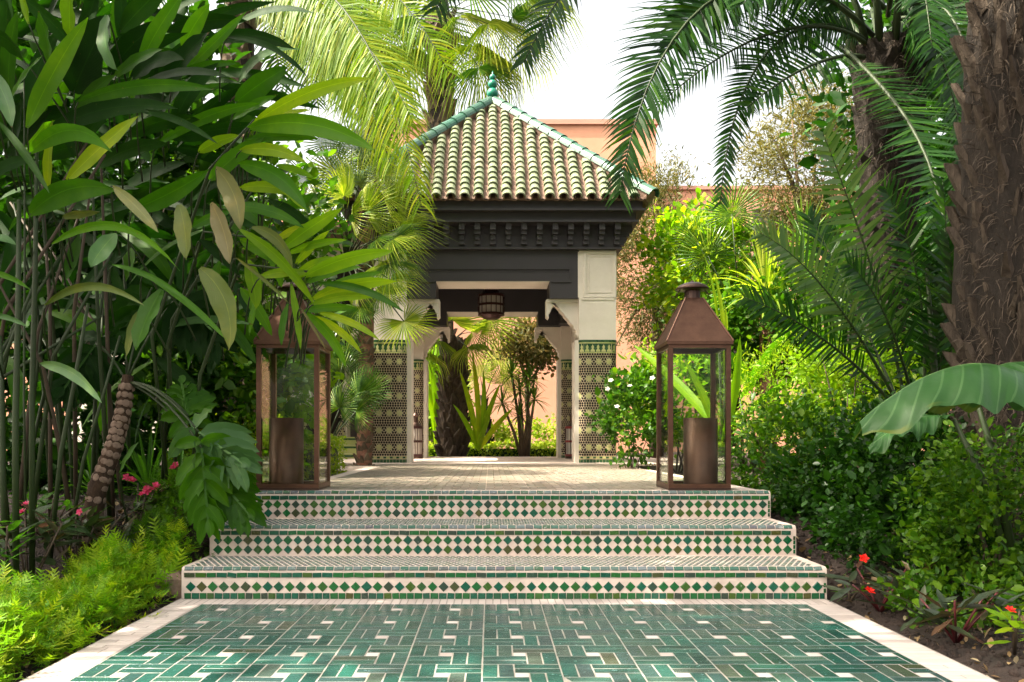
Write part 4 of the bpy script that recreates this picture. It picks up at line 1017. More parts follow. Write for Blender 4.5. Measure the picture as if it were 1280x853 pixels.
LB(g2, [
 (278, 260, 380, 285, 19, 10, 4.3, 4.2, Mi), (300, 287, 395, 384, 17, 10, 4.3, 4.3, Br, .2), (315, 284, 366, 336, 17, 12, 4.25, 4.2, Pa),
 (364, 355, 376, 438, 13, 2, 4.35, 4.35, Br, .2), (310, 325, 320, 387, 24, 2, 4.5, 4.5, Br), (295, 128, 360, 84, 32, 2, 4.6, 4.5, Mi, .2), (284, 46, 386, 99, 15, 12, 4.6, 4.5, D),
 (220, 95, 298, 79, 13, 5, 4.4, 4.3, Mi), (195, 182, 327, 129, 18, 9, 4.4, 4.2, Mi), (315, 156, 466, 98, 21, 11, 4.3, 4.0, Br, .4), (325, 152, 389, 138, 11, 3, 4.35, 4.3, Br),
 (310, 160, 468, 188, 30, 17, 4.3, 4.0, Mi, .5), (305, 176, 397, 174, 15, 5, 4.35, 4.2, Mi), (300, 188, 383, 204, 19, 8, 4.3, 4.2, Br), (345, 207, 393, 223, 11, 3, 4.3, 4.3, Br),
 (298, 205, 383, 262, 26, 14, 4.25, 4.1, Mi, .4), (330, 215, 384, 265, 20, 6, 4.3, 4.2, Br), (345, 264, 393, 244, 20, 2, 4.5, 4.5, Mi), (262, 225, 330, 172, 26, 3, 4.4, 4.3, Mi), (248, 190, 300, 170, 18, 3, 4.5, 4.4, Br),
 (360, 317, 434, 300, 12, 4, 4.4, 4.3, Br), (352, 312, 428, 260, 21, 2, 4.4, 4.3, Br, .3), (380, 346, 493, 314, 23, 7, 4.3, 4.1, Br, .4), (384, 353, 454, 334, 15, 4, 4.35, 4.3, Mi),
 (390, 374, 497, 352, 20, 8, 4.3, 4.15, Br, .3), (398, 354, 506, 391, 12, 10, 4.25, 4.1, Mi), (380, 389, 444, 385, 13, 3, 4.3, 4.3, Mi), (398, 391, 475, 426, 11, 6, 4.3, 4.2, Br),
 (382, 390, 433, 460, 18, 8, 4.3, 4.25, Mi, .3), (370, 346, 419, 322, 18, 3, 4.45, 4.4, Br), (325, 346, 389, 343, 15, 4, 4.4, 4.4, Br), (376, 385, 408, 438, 5, 1, 4.25, 4.25, Pa), (295, 322, 361, 379, 6, 2, 4.15, 4.15, Pa),
 (330, 300, 352, 360, 18, 4, 4.5, 4.5, Mi), (300, 300, 345, 330, 20, 5, 4.5, 4.5, Mi), (250, 300, 300, 345, 16, 4, 4.5, 4.5, D), (300, 360, 340, 420, 18, 4, 4.8, 4.8, Mi), (280, 400, 320, 455, 16, 3, 4.8, 4.8, Mi),
 (390, 380, 470, 372, 14, 6, 4.25, 4.2, Br), (388, 350, 440, 330, 13, 5, 4.35, 4.3, Br), (370, 330, 412, 288, 15, 3, 4.4, 4.35, Br), (392, 395, 452, 442, 12, 6, 4.3, 4.3, Br), (345, 300, 398, 282, 13, 4, 4.45, 4.4, Br), (400, 366, 478, 340, 13, 4, 4.3, 4.25, Mi), (360, 380, 352, 432, 13, 2, 4.4, 4.4, Mi), (330, 350, 312, 420, 18, 2, 4.6, 4.6, Mi), (300, 235, 372, 245, 17, 6, 4.4, 4.3, Br), (290, 150, 345, 120, 16, 3, 4.5, 4.4, Mi),
 (336, 250, 400, 300, 16, 6, 4.5, 4.4, D), (240, 285, 290, 265, 14, 3, 4.4, 4.4, Mi)])
for path in ([(215, 640, 4.9), (190, 420, 4.7), (262, 212, 4.45), (318, 150, 4.35)], [(235, 640, 4.9), (250, 470, 4.7), (300, 330, 4.5), (385, 340, 4.4), (398, 372, 4.35)], [(225, 640, 4.95), (210, 430, 4.8), (255, 290, 4.5), (340, 300, 4.4)], [(200, 640, 5), (215, 400, 4.8), (330, 215, 4.4)]):
    pp = [P(*q) for q in path]; pp[0].z = hgt(pp[0].x, pp[0].y) - .02; tube_obj(g2, 'cane', pp, [.012 - .006 * i / (len(pp) - 1) for i in range(len(pp))], M['stem'], 6)

# ============================================================ LOW PLANTS ALONG THE PATH, LEFT
def ribbon(pts, n, wid, hh):
    """random points on a mounded strip along a polyline of (x, y)"""
    out = []; seg = [(Vector(pts[i]), Vector(pts[i + 1])) for i in range(len(pts) - 1)]; tot = sum((b - a).length for a, b in seg)
    for _ in range(n):
        s = random.uniform(0, tot)
        for a, b in seg:
            l = (b - a).length
            if s <= l: break
            s -= l
        p = a.lerp(b, min(1, s / l)); nrm = Vector((-(b - a).y, (b - a).x)).normalized(); u = random.uniform(-1, 1)
        q = p + nrm * u * wid * (1 + .25 * sin(s * 9)); z = hgt(q.x, q.y) + hh * (1 - u * u) ** .5 * (.75 + .25 * sin(q.x * 11 + q.y * 7)) * random.uniform(.5, 1.0)
        out.append((q.x, q.y, z))
    return np.array(out)
def sprig(n=9, l=1.0):
    vs, fs = [], []
    vs += [(-.012, 0, 0), (.012, 0, 0), (.0, l, .06)]; fs.append((0, 1, 2))
    for i in range(n):
        y = l * (i + 1) / (n + 1); w_ = .36 * (1 - .6 * y / l)
        for sg in (-1, 1):
            b = len(vs); vs += [(0, y - .04, 0), (0, y + .05, .01), (sg * w_, y + w_ * .75, random.uniform(-.12, .2))]; fs.append((b, b + 1, b + 2))
    return vs, fs
sv, sf = sprig(7)
xy = lambda px, d: (P(px, 0, d).x, d)
fb = [(-1.78, 2.45), (-1.82, 3.0), (-1.83, 3.5), (-1.85, 4.0), (-1.72, 4.5)]
pos = ribbon(fb, 4200, .2, .27)
mm = rand_mats(len(pos), .088, 1.3)
# sprigs lean outward and up
fern = tag(link('asparagus_fern_border', scatter('fern', sv, sf, pos, mm, np.clip(rng.random(len(pos)) * .7 + .15 * np.sin(pos[:, 1] * 6) + .12, 0, .99)), None, M['fern']),
           'bright yellow-green feathery fern cover edging the sunken path', kind='stuff')
pos = ribbon([(-1.66, 4.45), (-1.78, 5.0), (-1.75, 5.6)], 2200, .24, .34)
tag(link('asparagus_fern_mound', scatter('fern', sv, sf, pos, rand_mats(len(pos), .08, 1.4), rng.random(len(pos)) * .3), None, M['sh_mid']), 'darker feathery fern mound beside the tiled steps', kind='stuff')
def leafy_plant(name, label, cat, base, n, L_, w_, mat, h, spread, fl=None, group=None, stemmat=None, fs=.02):
    e = empty(name, base, label, cat, group); b = Vector(base)
    mb = MB(); blade(mb, Vector((0, 0, 0)), Vector((0, 0, 1.0)), .5, .0, .0, seg=5, fold=.15, prof=.85, wav=.03); me = mb.mesh('leaf', True); me.materials.append(mat)
    ns = max(2, n // 6)
    for s in range(ns):
        a = random.uniform(0, 2 * pi); r_ = spread * random.uniform(.1, .9); top = b + Vector((cos(a) * r_, sin(a) * r_, h * random.uniform(.6, 1)))
        tube_obj(e, 'stem', [b, b.lerp(top, .5) + Vector((0, 0, .01)), top], [.006, .005, .004], stemmat or M['stem_dk'], 5)
        for k in range(n // ns):
            az = k * 2.4 + random.random(); el = random.uniform(-.45, .75); d = Vector((cos(az) * cos(el), sin(az) * cos(el), sin(el)))
            o = bpy.data.objects.new('leaf', me); COL.objects.link(o); o.parent = e
            nz = (UP - d * d.z).normalized(); x = d.cross(nz)
            sc = L_ * random.uniform(.7, 1.2); p = top - UP * random.uniform(0, h * .35) + d * .01 - b
            o.matrix_basis = Matrix(((x.x, -nz.x, d.x, p.x), (x.y, -nz.y, d.y, p.y), (x.z, -nz.z, d.z, p.z), (0, 0, 0, 1))) @ Matrix.Diagonal((sc * w_, sc, sc, 1))
        if fl and s < fl[1]:
            for q in range(fl[2] if len(fl) > 2 else 1): flower(e, top + Vector((random.gauss(0, .02), -.02, random.gauss(.02, .015))), fs, M[fl[0]])
    return e
def gp(px, py, d=None):
    """ground point seen near px at depth d"""
    x = P(px, py, d).x; return (x, d, hgt(x, d))
leafy_plant('begonia', 'pink-flowered begonia with dark rounded leaves growing at the foot of the canes', 'plant', gp(35, 700, 4.0), 54, .13, 1.2, M['begonia'], .42, .26, ('pinkfl', 2, 2))
leafy_plant('begonia', 'dark star-leaved begonia beside the scarred leaning trunk', 'plant', gp(95, 700, 4.3), 54, .15, .8, M['begonia'], .36, .26, ('pinkfl', 1, 1))
leafy_plant('impatiens', 'green-leaved impatiens with a small white flower near the frame edge', 'plant', gp(2, 740, 3.7), 42, .15, .6, M['lf_mid'], .46, .22, ('whitefl', 1, 1))
leafy_plant('begonia', 'begonia with a cluster of crimson flowers between the trunk and the fern mound', 'plant', gp(172, 640, 4.75), 34, .1, 1.0, M['begonia'], .3, .16, ('pinkfl', 3, 3), fs=.025)
leafy_plant('begonia', 'begonia with bright pink and white flowers under the lobed leaves', 'plant', gp(232, 640, 4.95), 34, .09, 1.0, M['lf_mid'], .36, .14, ('pinkfl', 3, 3), fs=.024)
leafy_plant('ground_plant', 'low dark plant with a red-brown leaf on the soil by the leaning trunk', 'plant', gp(140, 690, 4.5), 40, .12, .8, M['purple'], .26, .3)
leafy_plant('ground_plant', 'broad green bedding plant behind the dark begonias', 'plant', gp(60, 690, 4.6), 44, .14, .8, M['lf_mid'], .3, .4)
def strap_plant(label, base, n, L_, w_, mat, name='clivia', cat='plant'):
    e = empty(name, base, label, cat); rosette(e, Vector(base) + UP * .02, n, L_, w_, mat, .1, 1.35, .7); return e
strap_plant('strap-leaved green plant in the shade behind the scarred trunk', gp(118, 650, 5.4), 26, .42, .03, M['lf_mid'])
strap_plant('strap-leaved green plant behind the crimson begonia', gp(185, 650, 5.4), 30, .46, .03, M['lf_mid'])
strap_plant('strap-leaved plant growing close behind the pink flowers', gp(222, 650, 5.7), 24, .42, .028, M['lf_mid'])
# leaning trunk with leaf scars
tr = empty('philodendron', gp(112, 655, 4.6), 'tree philodendron with a leaning scarred trunk and large deeply lobed leaves', 'plant')
tp = [P(108, 662, 4.6), P(122, 610, 4.62), P(142, 560, 4.65), P(153, 520, 4.7), P(160, 470, 4.75)]; tp[0].z = hgt(tp[0].x, 4.6) - .03
tube_obj(tr, 'trunk', tp, [.055, .05, .046, .042, .03], M['ochre'], 12)
sm = MB(); sm.lathe([(0.001, .012), (.6, .008), (.9, .0), (1, -.01)], 9); sc_me = sm.mesh('leaf_scar'); sc_me.materials.append(M['scar'])
for i in range(19):
    t_ = i / 19 * 3.9; k = int(t_); c = tp[k].lerp(tp[k + 1], t_ - k); tg = (tp[k + 1] - tp[k]).normalized(); rr_ = .053 - .004 * t_ * .8
    for j in range(7):
        if random.random() < .08: continue
        a = (j + (.5 if i % 2 else 0) + random.gauss(0, .13)) * 2 * pi / 7; out = (Matrix.Rotation(a + pi / 2, 3, tg) @ Vector((0, -1, 0)) ); out = (out - tg * out.dot(tg)).normalized()
        x = tg.cross(out); p = c + out * (rr_ - .0005) - Vector(tr.location)
        Mx = Matrix(((x.x, tg.x, out.x, p.x), (x.y, tg.y, out.y, p.y), (x.z, tg.z, out.z, p.z), (0, 0, 0, 1))) @ Matrix.Diagonal((.023 * random.uniform(.85, 1.08), .0205 * random.uniform(.8, 1.1), .25, 1))
        link('leaf_scar', sc_me, tr, M=Mx)
def lobed(parent, base, hub, tip, wd, mat, nl=7, att=None):
    """deeply cut leaf: rib hub->tip, narrow wavy lobes on both sides"""
    mid_ = base.lerp(hub, .5) + UP * .2 * (hub - base).length
    tube_obj(parent, 'petiole', [bez([base, mid_, hub], k / 7) for k in range(8)], [.007] * 8, M['stem'], 6)
    mb = MB(); d = tip - hub; L = d.length; dn = d.normalized(); fwd = Vector((.1, -1, .35)); n = (fwd - dn * fwd.dot(dn)).normalized(); s = dn.cross(n)
    for i in range(nl):
        u = i / nl
        for sg in (-1, 1):
            c = hub + d * u * .92 - UP * .03 * u; l = wd * (1 - .55 * u ** 1.3) * (.75 if i == 0 else 1) * random.uniform(.9, 1.1)
            ang = R(70 - 45 * u) if i else R(115)
            dr = (s * sg * sin(ang) + dn * cos(ang) - n * .25 + Vector((0, 0, -.25))).normalized()
            blade(mb, c - dn * .03, c + dr * l, l * .5, .01, random.gauss(0, .35), seg=6, fold=.3, prof=.6, wav=.14)
    blade(mb, hub + d * .8, tip, wd * .3, .01, 0, seg=5)
    vs = [hub + d * (i / 6) - s * .006 for i in range(7)] + [hub + d * (i / 6) + s * .006 for i in range(7)]
    mb.add(vs, [(i, i + 1, i + 8, i + 7) for i in range(6)], 0, 0, [(0, .5)] * 14)
    o = mb.build('leaf', mat, None, True); rel(o, parent)
hubc = P(158, 478, 4.75)
lobed(tr, hubc, P(248, 540, 4.45), P(312, 585, 4.4), .26, M['lf_blue'])
lobed(tr, hubc, P(252, 560, 4.4), P(262, 672, 4.35), .22, M['lf_mid'])
lobed(tr, hubc, P(235, 520, 4.55), P(225, 470, 4.7), .2, M['lf_mid'])
lobed(tr, hubc, P(225, 370, 4.9), P(280, 430, 4.8), .3, M['lf_dark'])
lobed(tr, hubc, P(190, 360, 4.9), P(150, 430, 4.9), .3, M['lf_dark'])
lobed(tr, hubc, P(265, 590, 4.5), P(318, 650, 4.4), .22, M['lf_mid'])
lobed(tr, hubc, P(120, 430, 4.8), P(70, 500, 4.6), .25, M['lf_dark'])
# stone beside the lowest step
b = MB(); b.box(-.07, .07, -.06, .06, -.1, .13, ch=.03); o = b.build('kerb_stone', M['scar']); o.location = (-1.6, 4.2, .0); o.rotation_euler = (.05, .08, .3); tag(o, 'rough brown stone wedged at the end of the lowest step', 'stone')
b = MB(); b.tube([P(1030, 708, 4.6), P(1050, 718, 4.4), P(1068, 727, 4.2)], [.014, .013, .01], 8); o = b.build('fallen_branch', M['bark_gr']); tag(o, 'bare fallen branch lying on the soil beside the steps', 'branch')

# ============================================================ SHRUBS, LEFT SIDE
def B_(name, label, px, py, d, rad, n, size, mat, **kw):
    c = P(px, py, d); g = hgt(c.x, c.y)
    return bush(name, label, 'shrub', (c.x, c.y, g), (c.x, c.y, c.z), rad, n, size, M[mat], **kw)
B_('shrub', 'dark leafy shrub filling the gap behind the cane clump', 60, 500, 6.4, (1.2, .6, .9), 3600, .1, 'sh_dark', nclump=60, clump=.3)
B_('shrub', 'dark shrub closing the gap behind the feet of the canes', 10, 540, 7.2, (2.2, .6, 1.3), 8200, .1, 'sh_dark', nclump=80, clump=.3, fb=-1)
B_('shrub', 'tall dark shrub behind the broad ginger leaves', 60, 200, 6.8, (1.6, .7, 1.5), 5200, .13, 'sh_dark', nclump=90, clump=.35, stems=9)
B_('shrub', 'green shrub glimpsed between the leaning trunk and the copper lantern', 250, 470, 6.6, (.7, .5, .9), 3000, .085, 'sh_mid', nclump=60, clump=.2)
B_('shrub', 'dense shrub rising behind the lantern overhung by leaves', 290, 330, 7.4, (.9, .6, 1.2), 3800, .1, 'sh_mid', nclump=70, clump=.25)
B_('shrub', 'yellow-green round-leaved shrub seen through the lantern overhung by leaves', 345, 500, 7.2, (.42, .4, .62), 1500, .085, 'sh_bright', nclump=40, clump=.2)
B_('shrub', 'low bright shrub at the terrace edge behind the lobed leaves', 300, 575, 6.3, (.45, .4, .3), 1600, .05, 'sh_bright', nclump=40, clump=.15)
def hedge(label, x0, x1, y0, y1, z0, z1, n, size):
    nn = n; u = rng.random((nn, 3)); k = rng.integers(0, 4, nn)
    u[k == 0, 2] = 1; u[k == 1, 2] = 1; u[k == 2, 1] = 0; u[k == 3, 0] = rng.integers(0, 2, (k == 3).sum())
    pos = np.stack([x0 + (x1 - x0) * u[:, 0], y0 + (y1 - y0) * u[:, 1], z0 + (z1 - z0) * u[:, 2]], 1)
    pos += rng.normal(size=(nn, 3)) * .02; pos[:, 2] += .025 * np.sin(pos[:, 0] * 7) * (u[:, 2] > .5)
    e = empty('hedge', ((x0 + x1) / 2, (y0 + y1) / 2, z0), label, 'hedge')
    tv, tf = leaf_t('oval'); o = link('foliage', scatter('foliage', tv, tf, pos, rand_mats(nn, size, .8), rng.random(nn) * .99), None, M['hedge']); rel(o, e); tag(o, kind='stuff')
    o = MB().box(x0 + .05, x1 - .05, y0 + .05, y1 - .05, z0 - .05, z1 - .06).build('branch_mass', M['sh_dark']); rel(o, e)
    return e
hedge('low clipped yellow-green hedge on the terrace behind the overhung lantern', -2.6, -1.42, 6.9, 8.2, .42, .76, 5200, .035)
hedge('long low hedge running behind the pavilion', -1.75, 1.7, 15.2, 15.8, .42, .66, 6000, .05)
B_('shrub', 'mounded bright shrub growing behind the long low hedge', 690, 545, 16.6, (.9, .5, .35), 2200, .06, 'hedge', nclump=40, clump=.15)
B_('shrub', 'small bright mound behind the hedge at the palm foot', 600, 548, 16.8, (.8, .5, .3), 2000, .06, 'hedge', nclump=40, clump=.15)

# ============================================================ FAN PALMS, LEFT OF THE PAVILION
def fan_palm(label, base, top, tr_, hubs, R_, mk='fan_gr', mesh=None, bark='bark', step=.16, size=.16, face=None, per=8, name='fan_palm'):
    e = empty(name, base, label, 'palm tree')
    palm_trunk(e, [base, Vector(base).lerp(Vector(top), .5) + Vector((.02, 0, 0)), top], [tr_ * 1.1, tr_, tr_ * .9], step, size, mesh or BOOT_D, M[bark], per=per)
    for h in hubs:
        hb = P(*h[:3]); rr_ = R_ * (h[3] if len(h) > 3 else 1) * random.uniform(.9, 1.1); var = h[4] if len(h) > 4 else random.choice((0, 1, 1, 2))
        m = mk if len(h) < 6 else h[5]
        fan(e, Vector(top), hb, rr_, m, var, face=Vector((random.gauss(0, .4), -1, random.uniform(.2, 1.0))))
    return e
b0 = P(398, 0, 10.0).x; fan_palm('bushy fan palm with many glinting leaves beside the pavilion eaves', (b0, 10.0, .4), P(432, 330, 9.5), .12,
    [(418, 215, 9.3, 1, 0), (385, 225, 9.5), (448, 232, 9.1, 1, 2, 'fan_yel'), (482, 245, 9.0, 1, 3, 'fan_yel'), (500, 285, 8.9, 1, 3, 'fan_yel'), (470, 300, 8.9, 1, 2), (488, 330, 8.9, 1, 2), (492, 305, 8.8, 1, 2), (440, 270, 9.0, 1, 2, 'fan_yel'), (400, 260, 9.3, 1, 3, 'fan_yel'), (450, 350, 8.9, 1, 2, 'fan_yel'), (505, 402, 8.8, 1.0, 0, 'fan_yel'), (400, 310, 9.3), (478, 365, 8.9, .9, 1), (425, 395, 9.1), (450, 385, 8.9, .8, 1), (395, 365, 9.3), (462, 205, 9.4), (410, 180, 9.6), (440, 185, 9.5),
     (495, 255, 8.9, 1, 2, 'fan_yel'), (490, 300, 8.8, 1, 2, 'fan_yel'), (488, 350, 8.8, .9, 2, 'fan_yel'), (480, 220, 9.1, 1, 1, 'fan_yel'), (460, 265, 8.8, 1, 2, 'fan_yel'), (430, 245, 8.9, 1, 2, 'fan_yel')], .4, 'fan_gr')
b0 = P(403, 0, 8.7).x; fan_palm('small stemless fan palm rising behind the clipped hedge', (b0, 8.7, .4), P(404, 572, 8.7), .06,
    [(448, 495, 8.5, 1.1, 0), (425, 470, 8.6), (462, 490, 8.5, .8, 0), (405, 445, 8.7), (385, 480, 8.8), (430, 450, 8.7, .9, 1), (445, 515, 8.4, .9, 1), (388, 430, 8.9), (425, 510, 8.5)], .33, 'fan_gr', step=.1, size=.1)
b0 = P(395, 0, 9.9).x; fan_palm('dark-stemmed fan palm in front of the arched wing', (b0, 9.9, .4), P(425, 420, 10), .12,
    [(415, 400, 9.8, .9, 0), (398, 425, 9.8, .9), (432, 408, 9.9, .8), (380, 440, 9.9), (428, 432, 9.9, .8), (420, 445, 9.7)], .36, 'fan_gr')
# slim reddish palm trunk beside the mosaic column, its crown above the eaves
b0 = P(455, 0, 9.6).x
fan_palm('slim reddish palm trunk standing against the mosaic column with its crown at the eaves', (b0, 9.6, .4), P(457, 250, 9.6), .085,
    [(478, 225, 9.3, .9, 2, 'fan_yel'), (432, 225, 9.4, .9, 1, 'fan_yel'), (455, 195, 9.6, .9, 1), (485, 265, 9.2, .9, 3, 'fan_yel'), (485, 325, 9.1, .9, 3, 'fan_yel'), (488, 290, 9.0, 1, 3, 'fan_yel')], .42, 'fan_yel', BOOT_R, 'bark_red', .11, .08, per=9)
# tall Washingtonia-like palms beyond the roof
b0 = P(548, 0, 17).x
fan_palm('tall fan palm with hanging leaves directly behind the roof finial', (b0, 17, .4), P(551, 20, 17), .27,
    [(590, 58, 16.4, 1, 3), (610, 30, 16.2, 1, 3), (512, 62, 16.5, 1, 3), (490, 30, 16.6, 1, 2), (640, 22, 16.3, 1, 3, 'fan_gr'), (612, 70, 16.2, .9, 3), (525, 25, 16.6, 1, 3, 'fan_gr'), (585, -20, 16.2, 1, 1, 'fan_gr'), (640, -20, 16.6, 1, 3, 'fan_gr'), (500, -20, 16.7, 1, 1), (652, 55, 16.8, .8, 3, 'fan_yel'), (470, 60, 16.8, 1, 3, 'fan_yel'), (598, 85, 15.9, .8, 3, 'fan_gr'), (660, 0, 16.5, 1, 3), (560, -10, 16.4, .8, 3, 'fan_gr'), (575, 20, 16.6, .9, 3)], 1.15, 'fan_yel', BOOT_R, 'bark', .3, .3)
b0 = P(470, 0, 19).x
fan_palm('stout fan palm half hidden behind the drooping feathery fronds', (b0, 19, .4), P(468, 60, 19), .34,
    [(430, 50, 18.5, 1, 2), (455, 80, 18.2, 1, 2), (490, 75, 18.3, 1, 2), (410, 20, 18.5, 1, 2), (500, 20, 18.5, 1, 2), (450, 0, 18.5, 1, 1), (395, 60, 18.8, 1, 2), (520, 50, 18.8, 1, 2), (475, 110, 18.1, .9, 2)], 1.6, 'fan_gr', BOOT_R, 'bark', .35, .34)

# feathery palm with drooping yellow-green fronds
b0 = P(297, 0, 9.2).x
qp = empty('feather_palm', (b0, 9.2, .4), 'feather palm with a brown trunk and long drooping yellow-green fronds above the fan palms', 'palm tree')
palm_trunk(qp, [(b0, 9.2, .4), P(296, 200, 9.2), P(302, -40, 9.2)], [.2, .17, .15], .22, .2, BOOT_R, M['bark'], per=8, fib=200)
def FR(e, q, n, ll, lw, mat, **kw): return frond(e, [P(*c) for c in q], n, ll, lw, M[mat], **kw)
FR(qp, [(305, -40, 9.2), (400, -60, 8.6), (478, 30, 8.0), (526, 255, 7.8)], 130, .8, .016, 'palm_yel', vang=-.2, droop=1.1, fwd=.5, nrm=(0, -1, .3))
FR(qp, [(305, -40, 9.2), (380, -40, 8.8), (432, 30, 8.3), (488, 205, 8.1)], 125, .8, .016, 'palm_yel', vang=-.2, droop=1.1, fwd=.5, nrm=(0, -1, .3))
FR(qp, [(305, -40, 9.2), (360, -60, 8.9), (400, -10, 8.5), (450, 150, 8.3)], 115, .8, .016, 'palm_yel', vang=-.2, droop=1.15, fwd=.4, nrm=(0, -1, .3))
FR(qp, [(305, -50, 9.2), (420, -90, 8.8), (500, -30, 8.3), (560, 90, 8.2)], 80, .7, .018, 'palm_yel', vang=-.2, droop=.7, fwd=.5, roll=.3, nrm=(0, -1, .3))
FR(qp, [(305, -40, 9.2), (400, -20, 8.5), (470, 50, 8.1), (515, 150, 7.9)], 110, .7, .016, 'palm_yel', vang=-.2, droop=.7, fwd=.5, nrm=(0, -1, .3))
FR(qp, [(305, -40, 9.2), (380, 0, 8.8), (410, 60, 8.6), (440, 130, 8.5)], 90, .6, .016, 'palm_yel', vang=-.2, droop=1.1, fwd=.4, nrm=(0, -1, .3))
FR(qp, [(302, -40, 9.2), (340, -60, 9.0), (375, 0, 8.8), (396, 130, 8.8)], 70, .55, .02, 'palm_gr', vang=.1, droop=.7, fwd=.5, nrm=(0, -1, .3))
FR(qp, [(300, -40, 9.2), (320, -60, 9.6), (345, 20, 9.6), (352, 120, 9.6)], 60, .6, .022, 'palm_gr', vang=0, droop=.8, fwd=.4, nrm=(0, -1, .3))
FR(qp, [(295, -40, 9.2), (250, -80, 8.8), (200, -40, 8.6), (170, 90, 8.6)], 70, .7, .022, 'palm_gr', vang=.1, droop=.7, nrm=(0, -1, .3))
FR(qp, [(295, -40, 9.2), (240, -40, 9.8), (130, -40, 9.8), (60, 80, 9.8)], 70, .8, .022, 'palm_gr', vang=.2, droop=.7, nrm=(0, -1, .3))
FR(qp, [(300, -40, 9.2), (330, -90, 10), (420, -80, 10.5), (450, 40, 10.5)], 70, .8, .022, 'palm_gr', vang=.1, droop=.7, nrm=(0, -1, .3))

# ============================================================ DATE PALMS, RIGHT
b0 = P(1108, 0, 7.2)
dp = empty('date_palm', (b0.x, 7.2, .4), 'date palm with a dark shaggy trunk and long arching fronds reaching over the pavilion roof', 'palm tree')
palm_trunk(dp, [(b0.x - .12, 7.2, .38), P(1098, 400, 7.2), P(1112, 230, 7.2), P(1110, 60, 7.2)], [.27, .21, .23, .3], .075, .12, BOOT_D, M['bark'], bl=1.6, per=13, fib=1500)
kw = dict(rr=.022)
FR(dp, [(1092, 45, 7.1), (955, -95, 6.7), (810, -10, 6.1), (775, 242, 5.8)], 120, .62, .026, 'palm_gr', vang=.15, droop=.3, fwd=.7, nrm=(0, -1, .25), **kw)
FR(dp, [(1092, 45, 7.3), (985, -80, 6.9), (870, -20, 6.4), (842, 60, 6.2)], 90, .6, .026, 'palm_gr', vang=.15, droop=.4, fwd=.6, nrm=(0, -1, .25), **kw)
FR(dp, [(1088, 60, 7.1), (1035, 8, 6.8), (925, 30, 6.5), (815, 140, 6.3)], 80, .36, .018, 'palm_gr', vang=.2, droop=.4, fwd=.6, nrm=(0, -1, .2), **kw)
FR(dp, [(1088, 55, 7.1), (1010, -5, 6.8), (915, 45, 6.4), (900, 256, 6.3)], 90, .32, .024, 'palm_gr', vang=.15, droop=.2, fwd=.6, nrm=(0, -1, .2), **kw)
FR(dp, [(1080, 72, 7.0), (1045, 62, 6.7), (985, 88, 6.4), (930, 138, 6.3)], 36, .36, .034, 'palm_gr', vang=.2, droop=.15, fwd=.6, nrm=(0, -1, .3), **kw)
FR(dp, [(1052, 58, 6.9), (1130, 135, 6.2), (1198, 190, 5.6), (1189, 450, 5.2)], 84, .36, .03, 'palm_gr', vang=.15, droop=.05, fwd=.5, nrm=(0, -1, .3), **kw)
FR(dp, [(1120, 20, 7.1), (1170, -30, 6.8), (1212, 20, 6.3), (1222, 150, 6.0)], 70, .5, .026, 'palm_gr', vang=.2, droop=.3, nrm=(0, -1, .4), **kw)
FR(dp, [(1115, 30, 7.1), (1150, 0, 7.0), (1190, 60, 6.8), (1205, 210, 6.6)], 70, .5, .026, 'palm_gr', vang=.2, droop=.3, nrm=(0, -1, .4), **kw)
FR(dp, [(1125, 20, 7.1), (1200, -60, 7.4), (1290, -20, 7.6), (1330, 120, 7.6)], 80, .6, .026, 'palm_gr', vang=.2, droop=.3, nrm=(0, -1, .4), **kw)
FR(dp, [(1120, 30, 7.3), (1150, -40, 8.2), (1180, -10, 8.8), (1200, 120, 9.0)], 70, .6, .028, 'palm_gr', vang=.2, droop=.4, nrm=(0, -1, .4), **kw)
FR(dp, [(1100, 20, 7.1), (1060, -100, 6.8), (1000, -120, 6.0), (930, 5, 5.6)], 80, .55, .026, 'palm_gr', vang=.2, droop=.4, nrm=(0, -1, .4), **kw)
FR(dp, [(1106, 10, 7.1), (900, -190, 6.4), (740, -120, 5.4), (655, 78, 5.2)], 95, .42, .026, 'palm_gr', vang=.1, droop=.5, fwd=.6, nrm=(0, -1, .4), **kw)
FR(dp, [(1105, 10, 7.1), (860, -240, 6.4), (640, -180, 5.2), (545, 12, 5.0)], 100, .46, .026, 'palm_gr', vang=.1, droop=.6, fwd=.5, nrm=(0, -1, .4), **kw)
FR(dp, [(1105, 10, 7.2), (1050, -150, 8.2), (960, -140, 9.0), (890, 20, 9.2)], 90, .6, .028, 'palm_gr', vang=.2, droop=.5, nrm=(0, -1, .4), **kw)
FR(dp, [(1110, 20, 7.1), (1130, -110, 6.2), (1150, -80, 5.4), (1165, 60, 5.0)], 80, .5, .028, 'palm_gr', vang=.2, droop=.4, nrm=(0, -1, .4), **kw)
for k in range(14):
    a = k / 14 * 2 * pi; q = P(1110, 75, 7.2) + Vector((cos(a) * .24, sin(a) * .24, 0)); tube_obj(dp, 'frond_base', [q, q + Vector((cos(a) * .12, sin(a) * .12, .35)), q + Vector((cos(a) * .4, sin(a) * .4, .75))], [.035, .028, .016], M['stem'], 6)
b1 = P(1272, 0, 4.7)
dq = empty('date_palm', (b1.x, 4.7, hgt(b1.x, 4.7)), 'massive rough palm trunk studded with cut leaf bases at the edge of the view', 'palm tree')
palm_trunk(dq, [(b1.x, 4.7, .1), P(1274, 300, 4.7), P(1290, -160, 4.7), P(1290, -330, 4.7)], [.33, .31, .3, .3], .125, .2, BOOT, M['bark'], bl=.38, per=11, fib=5000)
